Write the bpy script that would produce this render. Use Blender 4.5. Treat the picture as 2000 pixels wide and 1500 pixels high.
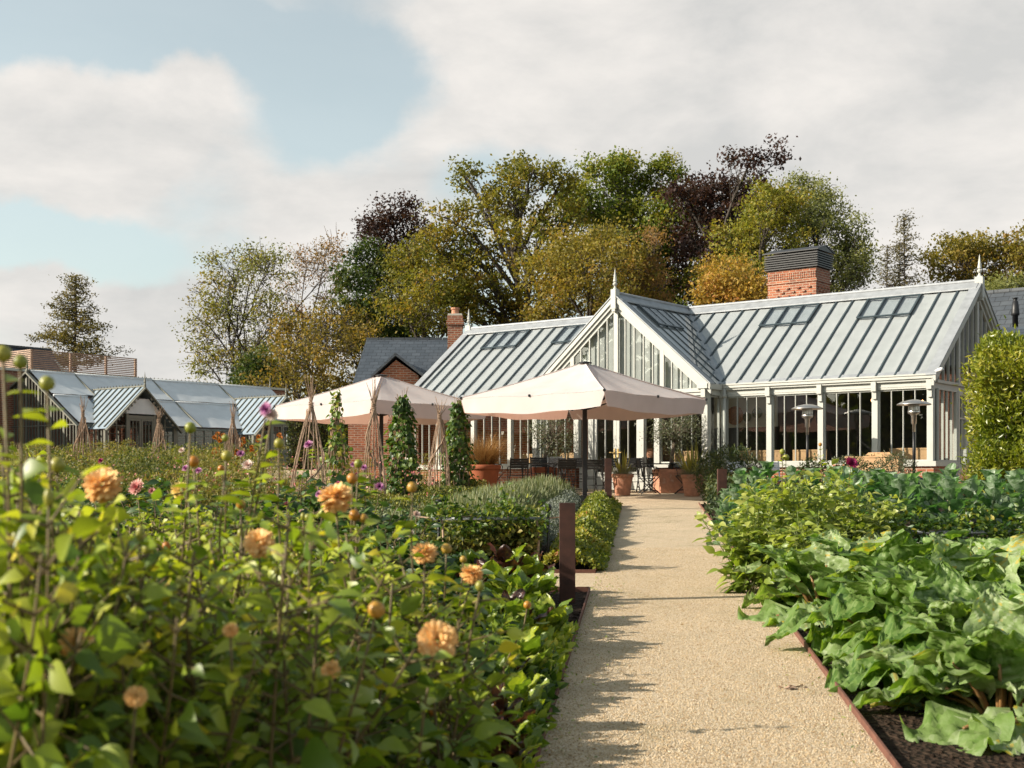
import bpy, math
import numpy as np
from math import radians as rad, sin, cos, pi

sc = bpy.context.scene
for o in list(bpy.data.objects):
    bpy.data.objects.remove(o)

# ------------------------------------------------------------------ camera, light, exposure
F, YH, EYE = 2530.0, 939.0, 1.7          # focal length and horizon in photo pixels, eye height
cd = bpy.data.cameras.new("camera"); cam = bpy.data.objects.new("camera", cd)
sc.collection.objects.link(cam); sc.camera = cam
cam.location = (0, 0, EYE); cam.rotation_euler = (rad(90), 0, 0)
cd.sensor_width = 36; cd.sensor_fit = 'HORIZONTAL'; cd.lens = F / 2000 * 36
cd.shift_y = (YH - 750) / 2000
cd.clip_start = 0.05; cd.clip_end = 3000
cd.dof.use_dof = True; cd.dof.focus_distance = 21.0; cd.dof.aperture_fstop = 4.2

SUN_EL, SUN_AZ = 26.0, -101.0              # degrees; azimuth from +Y towards +X
SDIR = np.array([sin(rad(SUN_AZ)) * cos(rad(SUN_EL)), cos(rad(SUN_AZ)) * cos(rad(SUN_EL)), sin(rad(SUN_EL))])
ld = bpy.data.lights.new("sun", 'SUN'); ld.energy = 5.0; ld.angle = rad(0.55); ld.color = (1.0, 0.90, 0.76)
sun = bpy.data.objects.new("sun", ld); sc.collection.objects.link(sun)
from mathutils import Vector
sun.rotation_euler = Vector(tuple(-SDIR)).to_track_quat('-Z', 'Y').to_euler()

vs = sc.view_settings
vs.view_transform = 'Standard'; vs.look = 'None'; vs.gamma = 1; vs.exposure = 0.86; vs.use_curve_mapping = False
cy = sc.cycles
cy.max_bounces = 7; cy.diffuse_bounces = 3; cy.glossy_bounces = 3; cy.transmission_bounces = 4
cy.transparent_max_bounces = 10; cy.caustics_reflective = False; cy.caustics_refractive = False
cy.use_denoising = True; cy.sample_clamp_indirect = 6

w = bpy.data.worlds.new("World"); sc.world = w; w.use_nodes = True
wt = w.node_tree; wt.nodes.clear()
def WN(t, **k):
    n = wt.nodes.new(t)
    for a, b in k.items(): setattr(n, a, b)
    return n
wl = wt.links.new
def wmath(op, a, b=None, c=None):
    n = WN('ShaderNodeMath', operation=op)
    for i, x in enumerate((a, b, c)):
        if x is None: continue
        if isinstance(x, (int, float)): n.inputs[i].default_value = x
        else: wl(x, n.inputs[i])
    return n.outputs[0]
wo = WN('ShaderNodeOutputWorld')
sky = WN('ShaderNodeTexSky', sky_type='NISHITA'); sky.sun_disc = False
sky.sun_elevation = rad(SUN_EL); sky.sun_rotation = rad(SUN_AZ); sky.dust_density = 1.6; sky.ozone_density = 1.2
bg1 = WN('ShaderNodeBackground'); bg1.inputs[1].default_value = 0.110
hs = WN('ShaderNodeHueSaturation'); hs.inputs['Saturation'].default_value = 0.52
tn = WN('ShaderNodeMix', data_type='RGBA', blend_type='MULTIPLY'); tn.inputs['Factor'].default_value = 1; tn.inputs[7].default_value = (1.0, 1.055, .955, 1)
wl(sky.outputs[0], hs.inputs['Color']); wl(hs.outputs[0], tn.inputs[6]); wl(tn.outputs[2], bg1.inputs[0])
tc = WN('ShaderNodeTexCoord')
def noise(scale, detail, rough, dist=0.0, off=(0, 0, 0), sc3=(1, 1, 1)):
    mp = WN('ShaderNodeMapping'); mp.inputs['Location'].default_value = off; mp.inputs['Scale'].default_value = sc3
    wl(tc.outputs['Generated'], mp.inputs[0])
    n = WN('ShaderNodeTexNoise'); n.inputs['Scale'].default_value = scale; n.inputs['Detail'].default_value = detail
    n.inputs['Roughness'].default_value = rough; n.inputs['Distortion'].default_value = dist
    wl(mp.outputs[0], n.inputs['Vector']); return n
warp = noise(7.0, 6, 0.55)
wv = WN('ShaderNodeVectorMath', operation='MULTIPLY_ADD')
wl(warp.outputs['Color'], wv.inputs[0]); wv.inputs[1].default_value = (0.13, 0.13, 0.10)
wl(tc.outputs['Generated'], wv.inputs[2])
def skyblob(px, py, rx, ry, gain):
    d = np.array([(px - 1000) / F, 1.0, (YH - py) / F]); n = np.linalg.norm(d); d = d / n + np.array([.065, .065, .05])
    s = WN('ShaderNodeVectorMath', operation='SUBTRACT'); wl(wv.outputs[0], s.inputs[0]); s.inputs[1].default_value = tuple(d)
    m = WN('ShaderNodeVectorMath', operation='MULTIPLY'); wl(s.outputs[0], m.inputs[0])
    m.inputs[1].default_value = (F / rx, 3.0, F / ry)
    l = WN('ShaderNodeVectorMath', operation='LENGTH'); wl(m.outputs[0], l.inputs[0])
    r = WN('ShaderNodeMapRange', interpolation_type='SMOOTHSTEP')
    wl(l.outputs['Value'], r.inputs[0]); r.inputs[1].default_value = 0.35; r.inputs[2].default_value = 1.3
    r.inputs[3].default_value = gain; r.inputs[4].default_value = 0.0
    return r.outputs[0]
base = noise(4.6, 9, 0.56, 0.2, (0.3, 0.1, 0.7), (1, 1, 1.9))
acc = wmath('MULTIPLY_ADD', base.outputs['Fac'], 2.3, -1.00)
for b in [(240, 215, 260, 120, 1.0), (60, 300, 260, 110, .7), (650, 380, 260, 110, .6), (420, 620, 420, 160, .85), (120, 600, 240, 60, .25),
          (1600, 200, 900, 330, 1.0), (1150, 60, 520, 110, .7), (1080, 250, 260, 110, .45), (520, 50, 130, 50, .3), (1900, 480, 500, 220, .9), (800, 300, 120, 70, .25),
          (130, 50, 400, 90, -.95), (650, 180, 210, 150, -.85), (110, 480, 360, 60, -1.0), (980, 345, 240, 70, -.6), (540, 110, 240, 90, -.6), (330, 60, 260, 60, -.5)]:
    acc = wmath('ADD', acc, skyblob(*b))
mask = WN('ShaderNodeMapRange', interpolation_type='SMOOTHSTEP'); wl(acc, mask.inputs[0])
mask.inputs[1].default_value = -0.04; mask.inputs[2].default_value = 0.86; mask.inputs[3].default_value = 0.10; mask.inputs[4].default_value = 0.97
shade = noise(6.5, 9, 0.58, 0.2, (0.1, 0.6, 0.2), (1, 1, 2.2))
cr = WN('ShaderNodeValToRGB'); wl(shade.outputs['Fac'], cr.inputs[0])
cr.color_ramp.elements[0].position = .36; cr.color_ramp.elements[0].color = (.60, .595, .58, 1)
cr.color_ramp.elements[1].position = .62; cr.color_ramp.elements[1].color = (.80, .765, .725, 1)
bg2 = WN('ShaderNodeBackground'); wl(cr.outputs[0], bg2.inputs[0]); bg2.inputs[1].default_value = 0.62
mx = WN('ShaderNodeMixShader'); spz = WN('ShaderNodeSeparateXYZ'); wl(tc.outputs['Generated'], spz.inputs[0])
zen = WN('ShaderNodeMapRange', interpolation_type='SMOOTHSTEP'); wl(spz.outputs[2], zen.inputs[0])
zen.inputs[1].default_value = .42; zen.inputs[2].default_value = .75; zen.inputs[3].default_value = 1.0; zen.inputs[4].default_value = .22
wl(wmath('MULTIPLY', mask.outputs[0], zen.outputs[0]), mx.inputs[0]); wl(bg1.outputs[0], mx.inputs[1]); wl(bg2.outputs[0], mx.inputs[2])
wl(mx.outputs[0], wo.inputs[0])

# ------------------------------------------------------------------ helpers
SLOPE = 0.0423
def gz(y): return SLOPE * y if y < 62 else SLOPE * 62 + .004 * (y - 62)
def P(px, d, dz=0.0): return np.array([(px - 1000) * d / F, d, gz(d) + dz])     # on the ground under a photo column, d metres out
def W3(px, py, d): return np.array([(px - 1000) * d / F, d, EYE + (YH - py) * d / F])
RNG = np.random.default_rng(7)
def nrm(a): return a / (np.linalg.norm(a, axis=-1, keepdims=True) + 1e-9)

class MB:
    def __init__(s): s.v = []; s.f = []; s.n = 0
    def add(s, v, f, mi=0, rnd=0.5):
        v = np.asarray(v, float).reshape(-1, 3)
        if not isinstance(f, list): f = [f]
        for a in f:
            a = np.asarray(a, int)
            if a.ndim == 1: a = a[None]
            r = np.full(len(a), rnd, float) if np.isscalar(rnd) else np.asarray(rnd, float)
            s.f.append((a + s.n, mi, r))
        s.v.append(v); s.n += len(v); return s
    def box(s, c, size, R=None, mi=0, rnd=.5):
        h = np.array(size) / 2
        v = np.array([[x, y, z] for x in (-1, 1) for y in (-1, 1) for z in (-1, 1)]) * h
        if R is not None: v = v @ np.asarray(R).T
        return s.add(v + np.array(c), np.array([[0, 1, 3, 2], [4, 6, 7, 5], [0, 4, 5, 1], [2, 3, 7, 6], [0, 2, 6, 4], [1, 5, 7, 3]]), mi, rnd)
    def bb(s, x0, x1, y0, y1, z0, z1, mi=0, rnd=.5):
        return s.box(((x0 + x1) / 2, (y0 + y1) / 2, (z0 + z1) / 2), (x1 - x0, y1 - y0, z1 - z0), None, mi, rnd)
    def bar(s, p, q, w, h, up=(0, 0, 1), mi=0):
        p = np.array(p, float); q = np.array(q, float); d = q - p; L = np.linalg.norm(d); d /= L
        u = np.array(up, float)
        if abs(d @ u) > .98: u = np.array([1., 0, 0])
        sd = nrm(np.cross(d, u)); u = np.cross(sd, d)
        return s.box((p + q) / 2, (L, w, h), np.stack([d, sd, u], 1), mi)
    def tube(s, pts, r, n=6, mi=0, rnd=.5, cap=True):
        pts = np.asarray(pts, float); m = len(pts); r = np.full(m, r) if np.isscalar(r) else np.asarray(r)
        t = np.gradient(pts, axis=0); t = nrm(t)
        ref = np.array([.31, .95, .02]) if abs(t[0][2]) > .7 else np.array([0.02, 0.01, 1.])
        a = nrm(np.cross(t, ref)); b = np.cross(t, a)
        an = np.arange(n) * 2 * pi / n
        v = pts[:, None] + r[:, None, None] * (a[:, None] * np.cos(an)[None, :, None] + b[:, None] * np.sin(an)[None, :, None])
        i = np.arange(m - 1)[:, None] * n; j = np.arange(n)[None]; k = (j + 1) % n
        f = [np.stack([i + j, i + k, i + n + k, i + n + j], -1).reshape(-1, 4)]
        if cap: f += [np.arange(n)[::-1], (m - 1) * n + np.arange(n)]
        return s.add(v.reshape(-1, 3), f, mi, rnd)
    def lathe(s, prof, n=20, c=(0, 0, 0), mi=0, cap=True, rnd=.5):
        prof = np.asarray(prof, float); m = len(prof); an = np.arange(n) * 2 * pi / n
        v = np.stack([prof[:, 0:1] * np.cos(an), prof[:, 0:1] * np.sin(an), np.repeat(prof[:, 1:2], n, 1)], -1) + np.array(c)
        i = np.arange(m - 1)[:, None] * n; j = np.arange(n)[None]; k = (j + 1) % n
        f = [np.stack([i + j, i + k, i + n + k, i + n + j], -1).reshape(-1, 4)]
        if cap: f += [np.arange(n)[::-1], (m - 1) * n + np.arange(n)]
        return s.add(v.reshape(-1, 3), f, mi, rnd)
    def poly(s, pts, mi=0, rnd=.5): return s.add(pts, np.arange(len(pts)), mi, rnd)
    def slab(s, pts, off, mi=0):          # polygon given thickness by the vector off
        pts = np.asarray(pts, float); n = len(pts); off = np.array(off, float)
        i = np.arange(n); k = (i + 1) % n
        return s.add(np.concatenate([pts, pts + off]), [i[::-1], i + n, np.stack([i, k, k + n, i + n], 1)], mi)
    def xf(s, R, t):
        s.v = [v @ np.asarray(R).T + np.array(t) for v in s.v]; return s
    def build(s, name, mats, parent=None, smooth=False, loc=None):
        if not isinstance(mats, (list, tuple)): mats = [mats]
        me = bpy.data.meshes.new(name)
        V = np.concatenate(s.v) if s.v else np.zeros((0, 3))
        me.vertices.add(len(V)); me.vertices.foreach_set('co', V.astype(np.float32).ravel())
        lo = np.concatenate([a.ravel() for a, _, _ in s.f]); tot = np.concatenate([np.full(len(a), a.shape[1]) for a, _, _ in s.f])
        me.loops.add(len(lo)); me.loops.foreach_set('vertex_index', lo.astype(np.int32))
        me.polygons.add(len(tot)); st = np.concatenate([[0], np.cumsum(tot)[:-1]])
        me.polygons.foreach_set('loop_start', st.astype(np.int32))
        me.polygons.foreach_set('material_index', np.concatenate([np.full(len(a), m) for a, m, _ in s.f]).astype(np.int32))
        me.polygons.foreach_set('use_smooth', np.full(len(tot), smooth))
        at = me.attributes.new('rnd', 'FLOAT', 'FACE'); at.data.foreach_set('value', np.concatenate([r for _, _, r in s.f]).astype(np.float32))
        for m in mats: me.materials.append(m)
        me.update(calc_edges=True)
        o = bpy.data.objects.new(name, me); sc.collection.objects.link(o)
        if parent is not None: o.parent = parent
        if loc is not None: o.location = tuple(loc)
        return o

def tag(o, label=None, cat=None, group=None, kind=None):
    if label: o['label'] = label
    if cat: o['category'] = cat
    if group: o['group'] = group
    if kind: o['kind'] = kind
    return o
def thing(name, label, cat, loc=(0, 0, 0), rz=0.0, group=None):
    o = bpy.data.objects.new(name, None); sc.collection.objects.link(o); o.empty_display_size = .1
    o.location = tuple(loc); o.rotation_euler = (0, 0, rz)
    return tag(o, label, cat, group)
def kids(o): return [c for c in bpy.data.objects if c.parent is o]
def copy_tree(o, parent=None):
    c = o.copy(); sc.collection.objects.link(c)
    if parent is not None: c.parent = parent
    for k in list(o.children): copy_tree(k, c)
    return c
def dup(o, loc, rz, label, scale=1.0, group=None):
    c = copy_tree(o); c.location = tuple(loc); c.rotation_euler = (0, 0, rz); c.scale = (scale,) * 3 if np.isscalar(scale) else scale
    c['label'] = label
    if group: c['group'] = group
    return c
ORD = ['first', 'second', 'third', 'fourth', 'fifth', 'sixth', 'seventh', 'eighth', 'ninth', 'tenth', 'eleventh', 'twelfth', 'thirteenth', 'fourteenth']

# ------------------------------------------------------------------ materials
def newmat(name):
    m = bpy.data.materials.new(name); m.use_nodes = True; t = m.node_tree; t.nodes.clear()
    out = t.nodes.new('ShaderNodeOutputMaterial'); return m, t, out
def ramp(t, fac, cols, pos=None):
    r = t.nodes.new('ShaderNodeValToRGB'); e = r.color_ramp.elements
    n = len(cols); pos = pos or [i / max(1, n - 1) for i in range(n)]
    while len(e) < n: e.new(.5)
    for i in range(n): e[i].position = pos[i]; e[i].color = (*cols[i], 1)
    t.links.new(fac, r.inputs[0]); return r.outputs[0]
def tnoise(t, scale, detail=5, rough=.55, vec=None, coord='Object', sc3=None):
    n = t.nodes.new('ShaderNodeTexNoise'); n.inputs['Scale'].default_value = scale; n.inputs['Detail'].default_value = detail
    n.inputs['Roughness'].default_value = rough
    if vec is None:
        c = t.nodes.new('ShaderNodeTexCoord'); vec = c.outputs[coord]
    if sc3:
        mp = t.nodes.new('ShaderNodeMapping'); mp.inputs['Scale'].default_value = sc3; t.links.new(vec, mp.inputs[0]); vec = mp.outputs[0]
    t.links.new(vec, n.inputs['Vector']); return n.outputs['Fac']
def bump(t, h, strength=.3, dist=.02):
    b = t.nodes.new('ShaderNodeBump'); b.inputs['Strength'].default_value = strength; b.inputs['Distance'].default_value = dist
    t.links.new(h, b.inputs['Height']); return b.outputs[0]
def plain(name, col, rough=.55, var=.18, scale=6, metal=0.0, bmp=0.1, spec=.4, dirt=None):
    m, t, out = newmat(name); p = t.nodes.new('ShaderNodeBsdfPrincipled')
    c = np.array(col); f = tnoise(t, scale, 6)
    cols = [tuple(c * (1 - var)), tuple(np.minimum(c * (1 + var), .95))]
    if dirt: cols = [dirt] + cols
    t.links.new(ramp(t, f, cols, [.3, .7] if not dirt else [.26, .42, .72]), p.inputs['Base Color'])
    p.inputs['Roughness'].default_value = rough; p.inputs['Metallic'].default_value = metal
    p.inputs['Specular IOR Level'].default_value = spec
    if bmp: t.links.new(bump(t, tnoise(t, scale * 8, 4), bmp, .01), p.inputs['Normal'])
    t.links.new(p.outputs[0], out.inputs[0]); return m
def leafmat(name, cols, transl=.35, rough=.45, spec=.4, pos=None, vein=0.0, tint=(1.5, 1.6, .55)):
    m, t, out = newmat(name); p = t.nodes.new('ShaderNodeBsdfPrincipled')
    a = t.nodes.new('ShaderNodeAttribute'); a.attribute_name = 'rnd'
    c = ramp(t, a.outputs['Fac'], cols, pos)
    t.links.new(c, p.inputs['Base Color']); p.inputs['Roughness'].default_value = rough; p.inputs['Specular IOR Level'].default_value = spec
    if vein: t.links.new(bump(t, tnoise(t, vein, 3), .55, .012), p.inputs['Normal'])
    tr = t.nodes.new('ShaderNodeBsdfTranslucent'); mu = t.nodes.new('ShaderNodeMix'); mu.data_type = 'RGBA'; mu.blend_type = 'MULTIPLY'
    mu.inputs['Factor'].default_value = 1; t.links.new(c, mu.inputs[6]); mu.inputs[7].default_value = (*tint, 1)
    t.links.new(mu.outputs[2], tr.inputs[0])
    mx = t.nodes.new('ShaderNodeMixShader'); mx.inputs[0].default_value = transl
    t.links.new(p.outputs[0], mx.inputs[1]); t.links.new(tr.outputs[0], mx.inputs[2]); t.links.new(mx.outputs[0], out.inputs[0]); return m
def cloth(name, col, trcol, k=.35):
    m, t, out = newmat(name); d = t.nodes.new('ShaderNodeBsdfDiffuse'); tr = t.nodes.new('ShaderNodeBsdfTranslucent')
    c = np.array(col); t.links.new(ramp(t, tnoise(t, 2.5, 5), [tuple(c * .93), tuple(c * 1.05)], [.3, .7]), d.inputs[0]); tr.inputs[0].default_value = (*trcol, 1)
    mx = t.nodes.new('ShaderNodeMixShader'); mx.inputs[0].default_value = k
    t.links.new(bump(t, tnoise(t, 1.6, 3), .25, .05), d.inputs['Normal'])
    t.links.new(d.outputs[0], mx.inputs[1]); t.links.new(tr.outputs[0], mx.inputs[2]); t.links.new(mx.outputs[0], out.inputs[0]); return m
def glass(name, refl=1.0, tintc=(.93, .96, .95)):
    m, t, out = newmat(name); tr = t.nodes.new('ShaderNodeBsdfTransparent'); tr.inputs[0].default_value = (*tintc, 1)
    g = t.nodes.new('ShaderNodeBsdfGlossy'); g.inputs['Roughness'].default_value = .012
    lw = t.nodes.new('ShaderNodeLayerWeight'); fr = t.nodes.new('ShaderNodeMath'); fr.operation = 'POWER'; t.links.new(lw.outputs['Facing'], fr.inputs[0]); fr.inputs[1].default_value = 4.2
    mm = t.nodes.new('ShaderNodeMath'); mm.operation = 'MULTIPLY_ADD'; t.links.new(fr.outputs[0], mm.inputs[0])
    mm.inputs[1].default_value = .9; mm.inputs[2].default_value = .11 * refl; mm.use_clamp = True
    t.links.new(bump(t, tnoise(t, .8, 2), .03, .02), g.inputs['Normal'])
    mx = t.nodes.new('ShaderNodeMixShader'); t.links.new(mm.outputs[0], mx.inputs[0])
    t.links.new(tr.outputs[0], mx.inputs[1]); t.links.new(g.outputs[0], mx.inputs[2]); t.links.new(mx.outputs[0], out.inputs[0]); return m
def brickmat(name, c1, c2, mortar, bw=.225, bh=.075, axis='wall', ms=.012, rough=.85, bmp=.5, offset=.5):
    m, t, out = newmat(name); p = t.nodes.new('ShaderNodeBsdfPrincipled')
    tc = t.nodes.new('ShaderNodeTexCoord'); sp = t.nodes.new('ShaderNodeSeparateXYZ'); t.links.new(tc.outputs['Object'], sp.inputs[0])
    ad = t.nodes.new('ShaderNodeMath'); ad.operation = 'ADD'; t.links.new(sp.outputs[0], ad.inputs[0]); t.links.new(sp.outputs[1], ad.inputs[1])
    cb = t.nodes.new('ShaderNodeCombineXYZ'); t.links.new(ad.outputs[0] if axis == 'wall' else sp.outputs[0], cb.inputs[0]); t.links.new(sp.outputs[2], cb.inputs[1])
    b = t.nodes.new('ShaderNodeTexBrick'); t.links.new(cb.outputs[0], b.inputs['Vector'])
    b.inputs['Scale'].default_value = 1; b.inputs['Brick Width'].default_value = bw; b.inputs['Row Height'].default_value = bh
    b.inputs['Mortar Size'].default_value = ms; b.inputs['Mortar Smooth'].default_value = .2; b.inputs['Bias'].default_value = -.1
    b.inputs['Color1'].default_value = (*c1, 1); b.inputs['Color2'].default_value = (*c2, 1); b.inputs['Mortar'].default_value = (*mortar, 1); b.offset = offset
    hv = t.nodes.new('ShaderNodeMix'); hv.data_type = 'RGBA'; hv.blend_type = 'MULTIPLY'; hv.inputs['Factor'].default_value = .8
    t.links.new(b.outputs['Color'], hv.inputs[6]); t.links.new(ramp(t, tnoise(t, 1.7, 7, .65), [(.62, .62, .64), (1.12, 1.08, 1.05)], [.3, .7]), hv.inputs[7])
    t.links.new(hv.outputs[2], p.inputs['Base Color']); p.inputs['Roughness'].default_value = rough
    inv = t.nodes.new('ShaderNodeMath'); inv.operation = 'SUBTRACT'; inv.inputs[0].default_value = 1; t.links.new(b.outputs['Fac'], inv.inputs[1])
    t.links.new(bump(t, inv.outputs[0], bmp, .015), p.inputs['Normal'])
    t.links.new(p.outputs[0], out.inputs[0]); return m
M = {}
M['paint'] = plain('painted_timber', (.40, .40, .365), .45, .06, 3)
M['olivepaint'] = plain('grey_green_paint', (.15, .148, .118), .5, .08, 3)
M['lead'] = plain('lead_flashing', (.27, .285, .30), .55, .16, 5, .2)
M['bar'] = plain('dark_glazing_bar', (.035, .05, .058), .45, .1, 5)
M['black'] = plain('black_metal', (.012, .012, .013), .45, .2, 9)
M['blackwood'] = plain('black_stained_wood', (.018, .017, .016), .5, .35, 14)
M['whitewood'] = plain('white_painted_wood', (.62, .61, .60), .55, .06, 8)
M['steel'] = plain('brushed_steel', (.55, .52, .48), .3, .12, 10, .9)
M['terracotta'] = plain('terracotta', (.46, .215, .13), .85, .2, 7, dirt=(.50, .36, .27))
M['terradark'] = plain('dark_terracotta', (.30, .085, .035), .8, .15, 4)
M['rust'] = plain('rusty_steel', (.05, .019, .012), .8, .45, 7)
M['edging'] = plain('rusty_edging', (.13, .055, .036), .8, .3, 9)
M['wood'] = plain('light_oak', (.42, .25, .12), .6, .2, 6)
M['cedar'] = plain('cedar_slats', (.36, .25, .18), .7, .22, 5)
M['twig'] = plain('hazel_twig', (.33, .225, .155), .85, .4, 18)
M['bark'] = plain('bark', (.055, .045, .036), .9, .4, 5)
M['barkpale'] = plain('pale_bark', (.13, .10, .075), .9, .35, 5)
M['cream'] = plain('cream_plaster', (.50, .49, .42), .8, .06, 3)
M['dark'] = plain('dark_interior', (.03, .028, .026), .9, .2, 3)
M['basket'] = plain('woven_basket', (.26, .11, .04), .8, .4, 22)
M['plate'] = plain('green_glazed_plate', (.05, .09, .03), .25, .5, 9)
M['brass'] = plain('brass', (.6, .42, .18), .35, .1, 9, .9)
M['brick'] = brickmat('red_brick', (.34, .105, .045), (.20, .06, .03), (.36, .27, .20))
M['slate'] = brickmat('slate_tiles', (.062, .077, .095), (.040, .052, .066), (.012, .014, .018), .30, .13, 'roof', .008, .55, .4)
M['slateold'] = brickmat('slate_tiles_large', (.065, .076, .088), (.048, .058, .07), (.014, .015, .018), .42, .17, 'roof', .009, .6, .4)
M['glass'] = glass('window_glass')
M['roofglass'] = glass('roof_glass', .55, (.93, .955, .97))
M['blind'] = cloth('blind_fabric', (.395, .40, .39), (.5, .48, .42), .10)
M['shadecloth'] = cloth('shade_cloth', (.64, .665, .68), (.4, .4, .4), .10)
M['canopy'] = cloth('umbrella_canvas', (.62, .575, .555), (.74, .42, .32), .28)
M['porchglass'] = plain('porch_roof_glass', (.27, .33, .38), .15, .12, 3, 0, 0, .6)
M['glow'] = None
def emis(name, col, s):
    m, t, out = newmat(name); e = t.nodes.new('ShaderNodeEmission'); e.inputs[0].default_value = (*col, 1); e.inputs[1].default_value = s
    t.links.new(e.outputs[0], out.inputs[0]); return m
M['bulb'] = emis('lamp_glow', (1, .45, .15), 6)
def groundmat(name, cols, pos, s1, s2, bs, bd, patch=None):
    m, t, out = newmat(name); p = t.nodes.new('ShaderNodeBsdfPrincipled')
    tc = t.nodes.new('ShaderNodeTexCoord')
    v = t.nodes.new('ShaderNodeTexVoronoi'); v.inputs['Scale'].default_value = s1; t.links.new(tc.outputs['Object'], v.inputs['Vector'])
    c1 = ramp(t, v.outputs['Color'], cols, pos)
    hv = t.nodes.new('ShaderNodeMix'); hv.data_type = 'RGBA'; hv.blend_type = 'MULTIPLY'; hv.inputs['Factor'].default_value = 1
    t.links.new(c1, hv.inputs[6]); t.links.new(ramp(t, tnoise(t, s2, 8, .7), patch or [(.72, .72, .72), (1.1, 1.08, 1.05)], [.28, .44, .66] if patch else [.32, .66]), hv.inputs[7])
    t.links.new(hv.outputs[2], p.inputs['Base Color']); p.inputs['Roughness'].default_value = .95; p.inputs['Specular IOR Level'].default_value = .15
    ad = t.nodes.new('ShaderNodeMath'); ad.operation = 'ADD'; t.links.new(v.outputs['Distance'], ad.inputs[0]); t.links.new(tnoise(t, s1 * .35, 6, .7), ad.inputs[1])
    t.links.new(bump(t, ad.outputs[0], bs, bd), p.inputs['Normal']); t.links.new(p.outputs[0], out.inputs[0]); return m
M['gravel'] = groundmat('buff_gravel', [(.36, .26, .17), (.57, .45, .30), (.65, .54, .39), (.74, .67, .56)], [0, .35, .7, 1], 105, 1.3, .9, .016, [(.62, .62, .52), (.90, .89, .87), (1.02, 1.0, .98)])
M['soil'] = groundmat('dark_soil', [(.018, .011, .007), (.045, .028, .018), (.075, .05, .034)], [0, .6, 1], 26, 5, 1.0, .06)
M['grass'] = groundmat('grass_far', [(.03, .045, .012), (.06, .07, .02)], [0, 1], 9, .4, .6, .05)

# ------------------------------------------------------------------ setting
def sheet(name, pts, mat, z=0.0):
    b = MB(); b.poly([(x, y, gz(y) + z) for x, y in pts]); return tag(b.build(name, mat), kind='structure')
g = MB(); ys = [-8, 62, 600]; xs = [-260, 260]
g.add([(x, y, gz(y)) for y in ys for x in xs], np.array([[0, 1, 3, 2], [2, 3, 5, 4]])); tag(g.build('ground', M['soil']), kind='structure')
EL = lambda d: -.526 + .0996 * d          # left and right edge of the path at distance d
ER = lambda d: 1.254 + .0996 * d
sheet('path', [(EL(-6), -6), (ER(-6), -6), (ER(28.1), 28.1), (EL(28.1), 28.1)], M['gravel'], .008)
sheet('side_path', [(-14, 13.3), (EL(13.3), 13.3), (EL(14.9), 14.9), (-14, 14.9)], M['gravel'], .008)
sheet('side_path.001', [(-30, 18.2), (-4.9, 19.2), (-4.9, 21.0), (-30, 20.0)], M['gravel'], .008)
sheet('terrace', [(-2.2, 28.1), (14, 28.1), (14, 60), (-12, 60), (-12, 33)], M['gravel'], .008)
def edging(label, pts):
    b = MB()
    for (a, c) in zip(pts[:-1], pts[1:]):
        b.bar((a[0], a[1], gz(a[1]) + .012), (c[0], c[1], gz(c[1]) + .012), .014, .075)
    tag(b.build('steel_edging', M['edging']), label, 'edging', 'steel edging of the garden beds')
edging('rusty steel edging strip beside the dahlia bed left of path', [(EL(-5), -5), (EL(13.3), 13.3), (-12, 13.3)])
edging('rusty steel edging strip along the strawberry border further up the path', [(-12, 14.9), (EL(14.9), 14.9), (EL(27.6), 27.6)])
edging('rusty steel edging strip along the rhubarb bed right of path', [(ER(-5), -5), (ER(28.1), 28.1)])
# ------------------------------------------------------------------ main glasshouse (local x along its front, y back, z up)
GA = rad(-38)
GX, GY, GZ = 2.726, 34.4, 1.455
HW, PR, HD, XR, XL, ZG, ZR = 2.857, .63, 3.2, 8.337, -8.27, 2.703, 5.165
def loc2w(x, y, z=0):
    return np.array([GX + x * cos(GA) - y * sin(GA), GY + x * sin(GA) + y * cos(GA), GZ + z])
gh = thing('glasshouse', 'large pale painted glasshouse with glazed gable and lead coloured ridges behind the parasols', 'glasshouse', (GX, GY, GZ), GA)
yF, yR = .06, PR + .12                    # wall planes: gable front, wing fronts
xw = HW - .10
class Each:                                # every box its own object
    def __init__(s, name, mat, parent): s.a = (name, mat, parent)
    def bb(s, *k): b = MB(); b.bb(*k); b.build(s.a[0], M[s.a[1]], s.a[2])
pl = Each('plinth', 'brick', gh)
pl.bb(-xw, -1.30, yF + .02, yF + .30, -.5, .585); pl.bb(1.30, xw, yF + .02, yF + .30, -.5, .585)
pl.bb(xw, XR - .05, yR + .02, yR + .30, -.6, .585); pl.bb(XL + .05, -xw, yR + .02, yR + .30, -.5, .585)
pl.bb(XR - .33, XR - .05, yR + .30, yR + 1.45, -.6, .585); pl.bb(XL + .05, XL + .33, yR + .3, 7.0, -.5, .585)
def timber(name, fn):
    b = MB(); fn(b); return b.build(name, M['paint'], gh)
def sills(b):
    b.bb(-xw - .04, -1.24, yF - .05, yF + .2, .585, .70); b.bb(1.24, xw + .04, yF - .05, yF + .2, .585, .70)
    b.bb(xw + .05, XR + .03, yR - .05, yR + .2, .583, .70); b.bb(XL - .03, -xw - .05, yR - .05, yR + .2, .583, .70)
    b.bb(XR - .17, XR + .031, yR + .2, yR + 1.45, .584, .701)
sills(Each('sill', 'paint', gh))
bayR = (XR - .06 - xw) / 4
postsR = [xw + .09] + [xw + bayR * k for k in (1, 2, 3)] + [XR - .11]
postsL = [-(xw + .09)] + [-(xw + bayR * k) for k in (1, 2, 3)] + [XL + .11]
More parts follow.
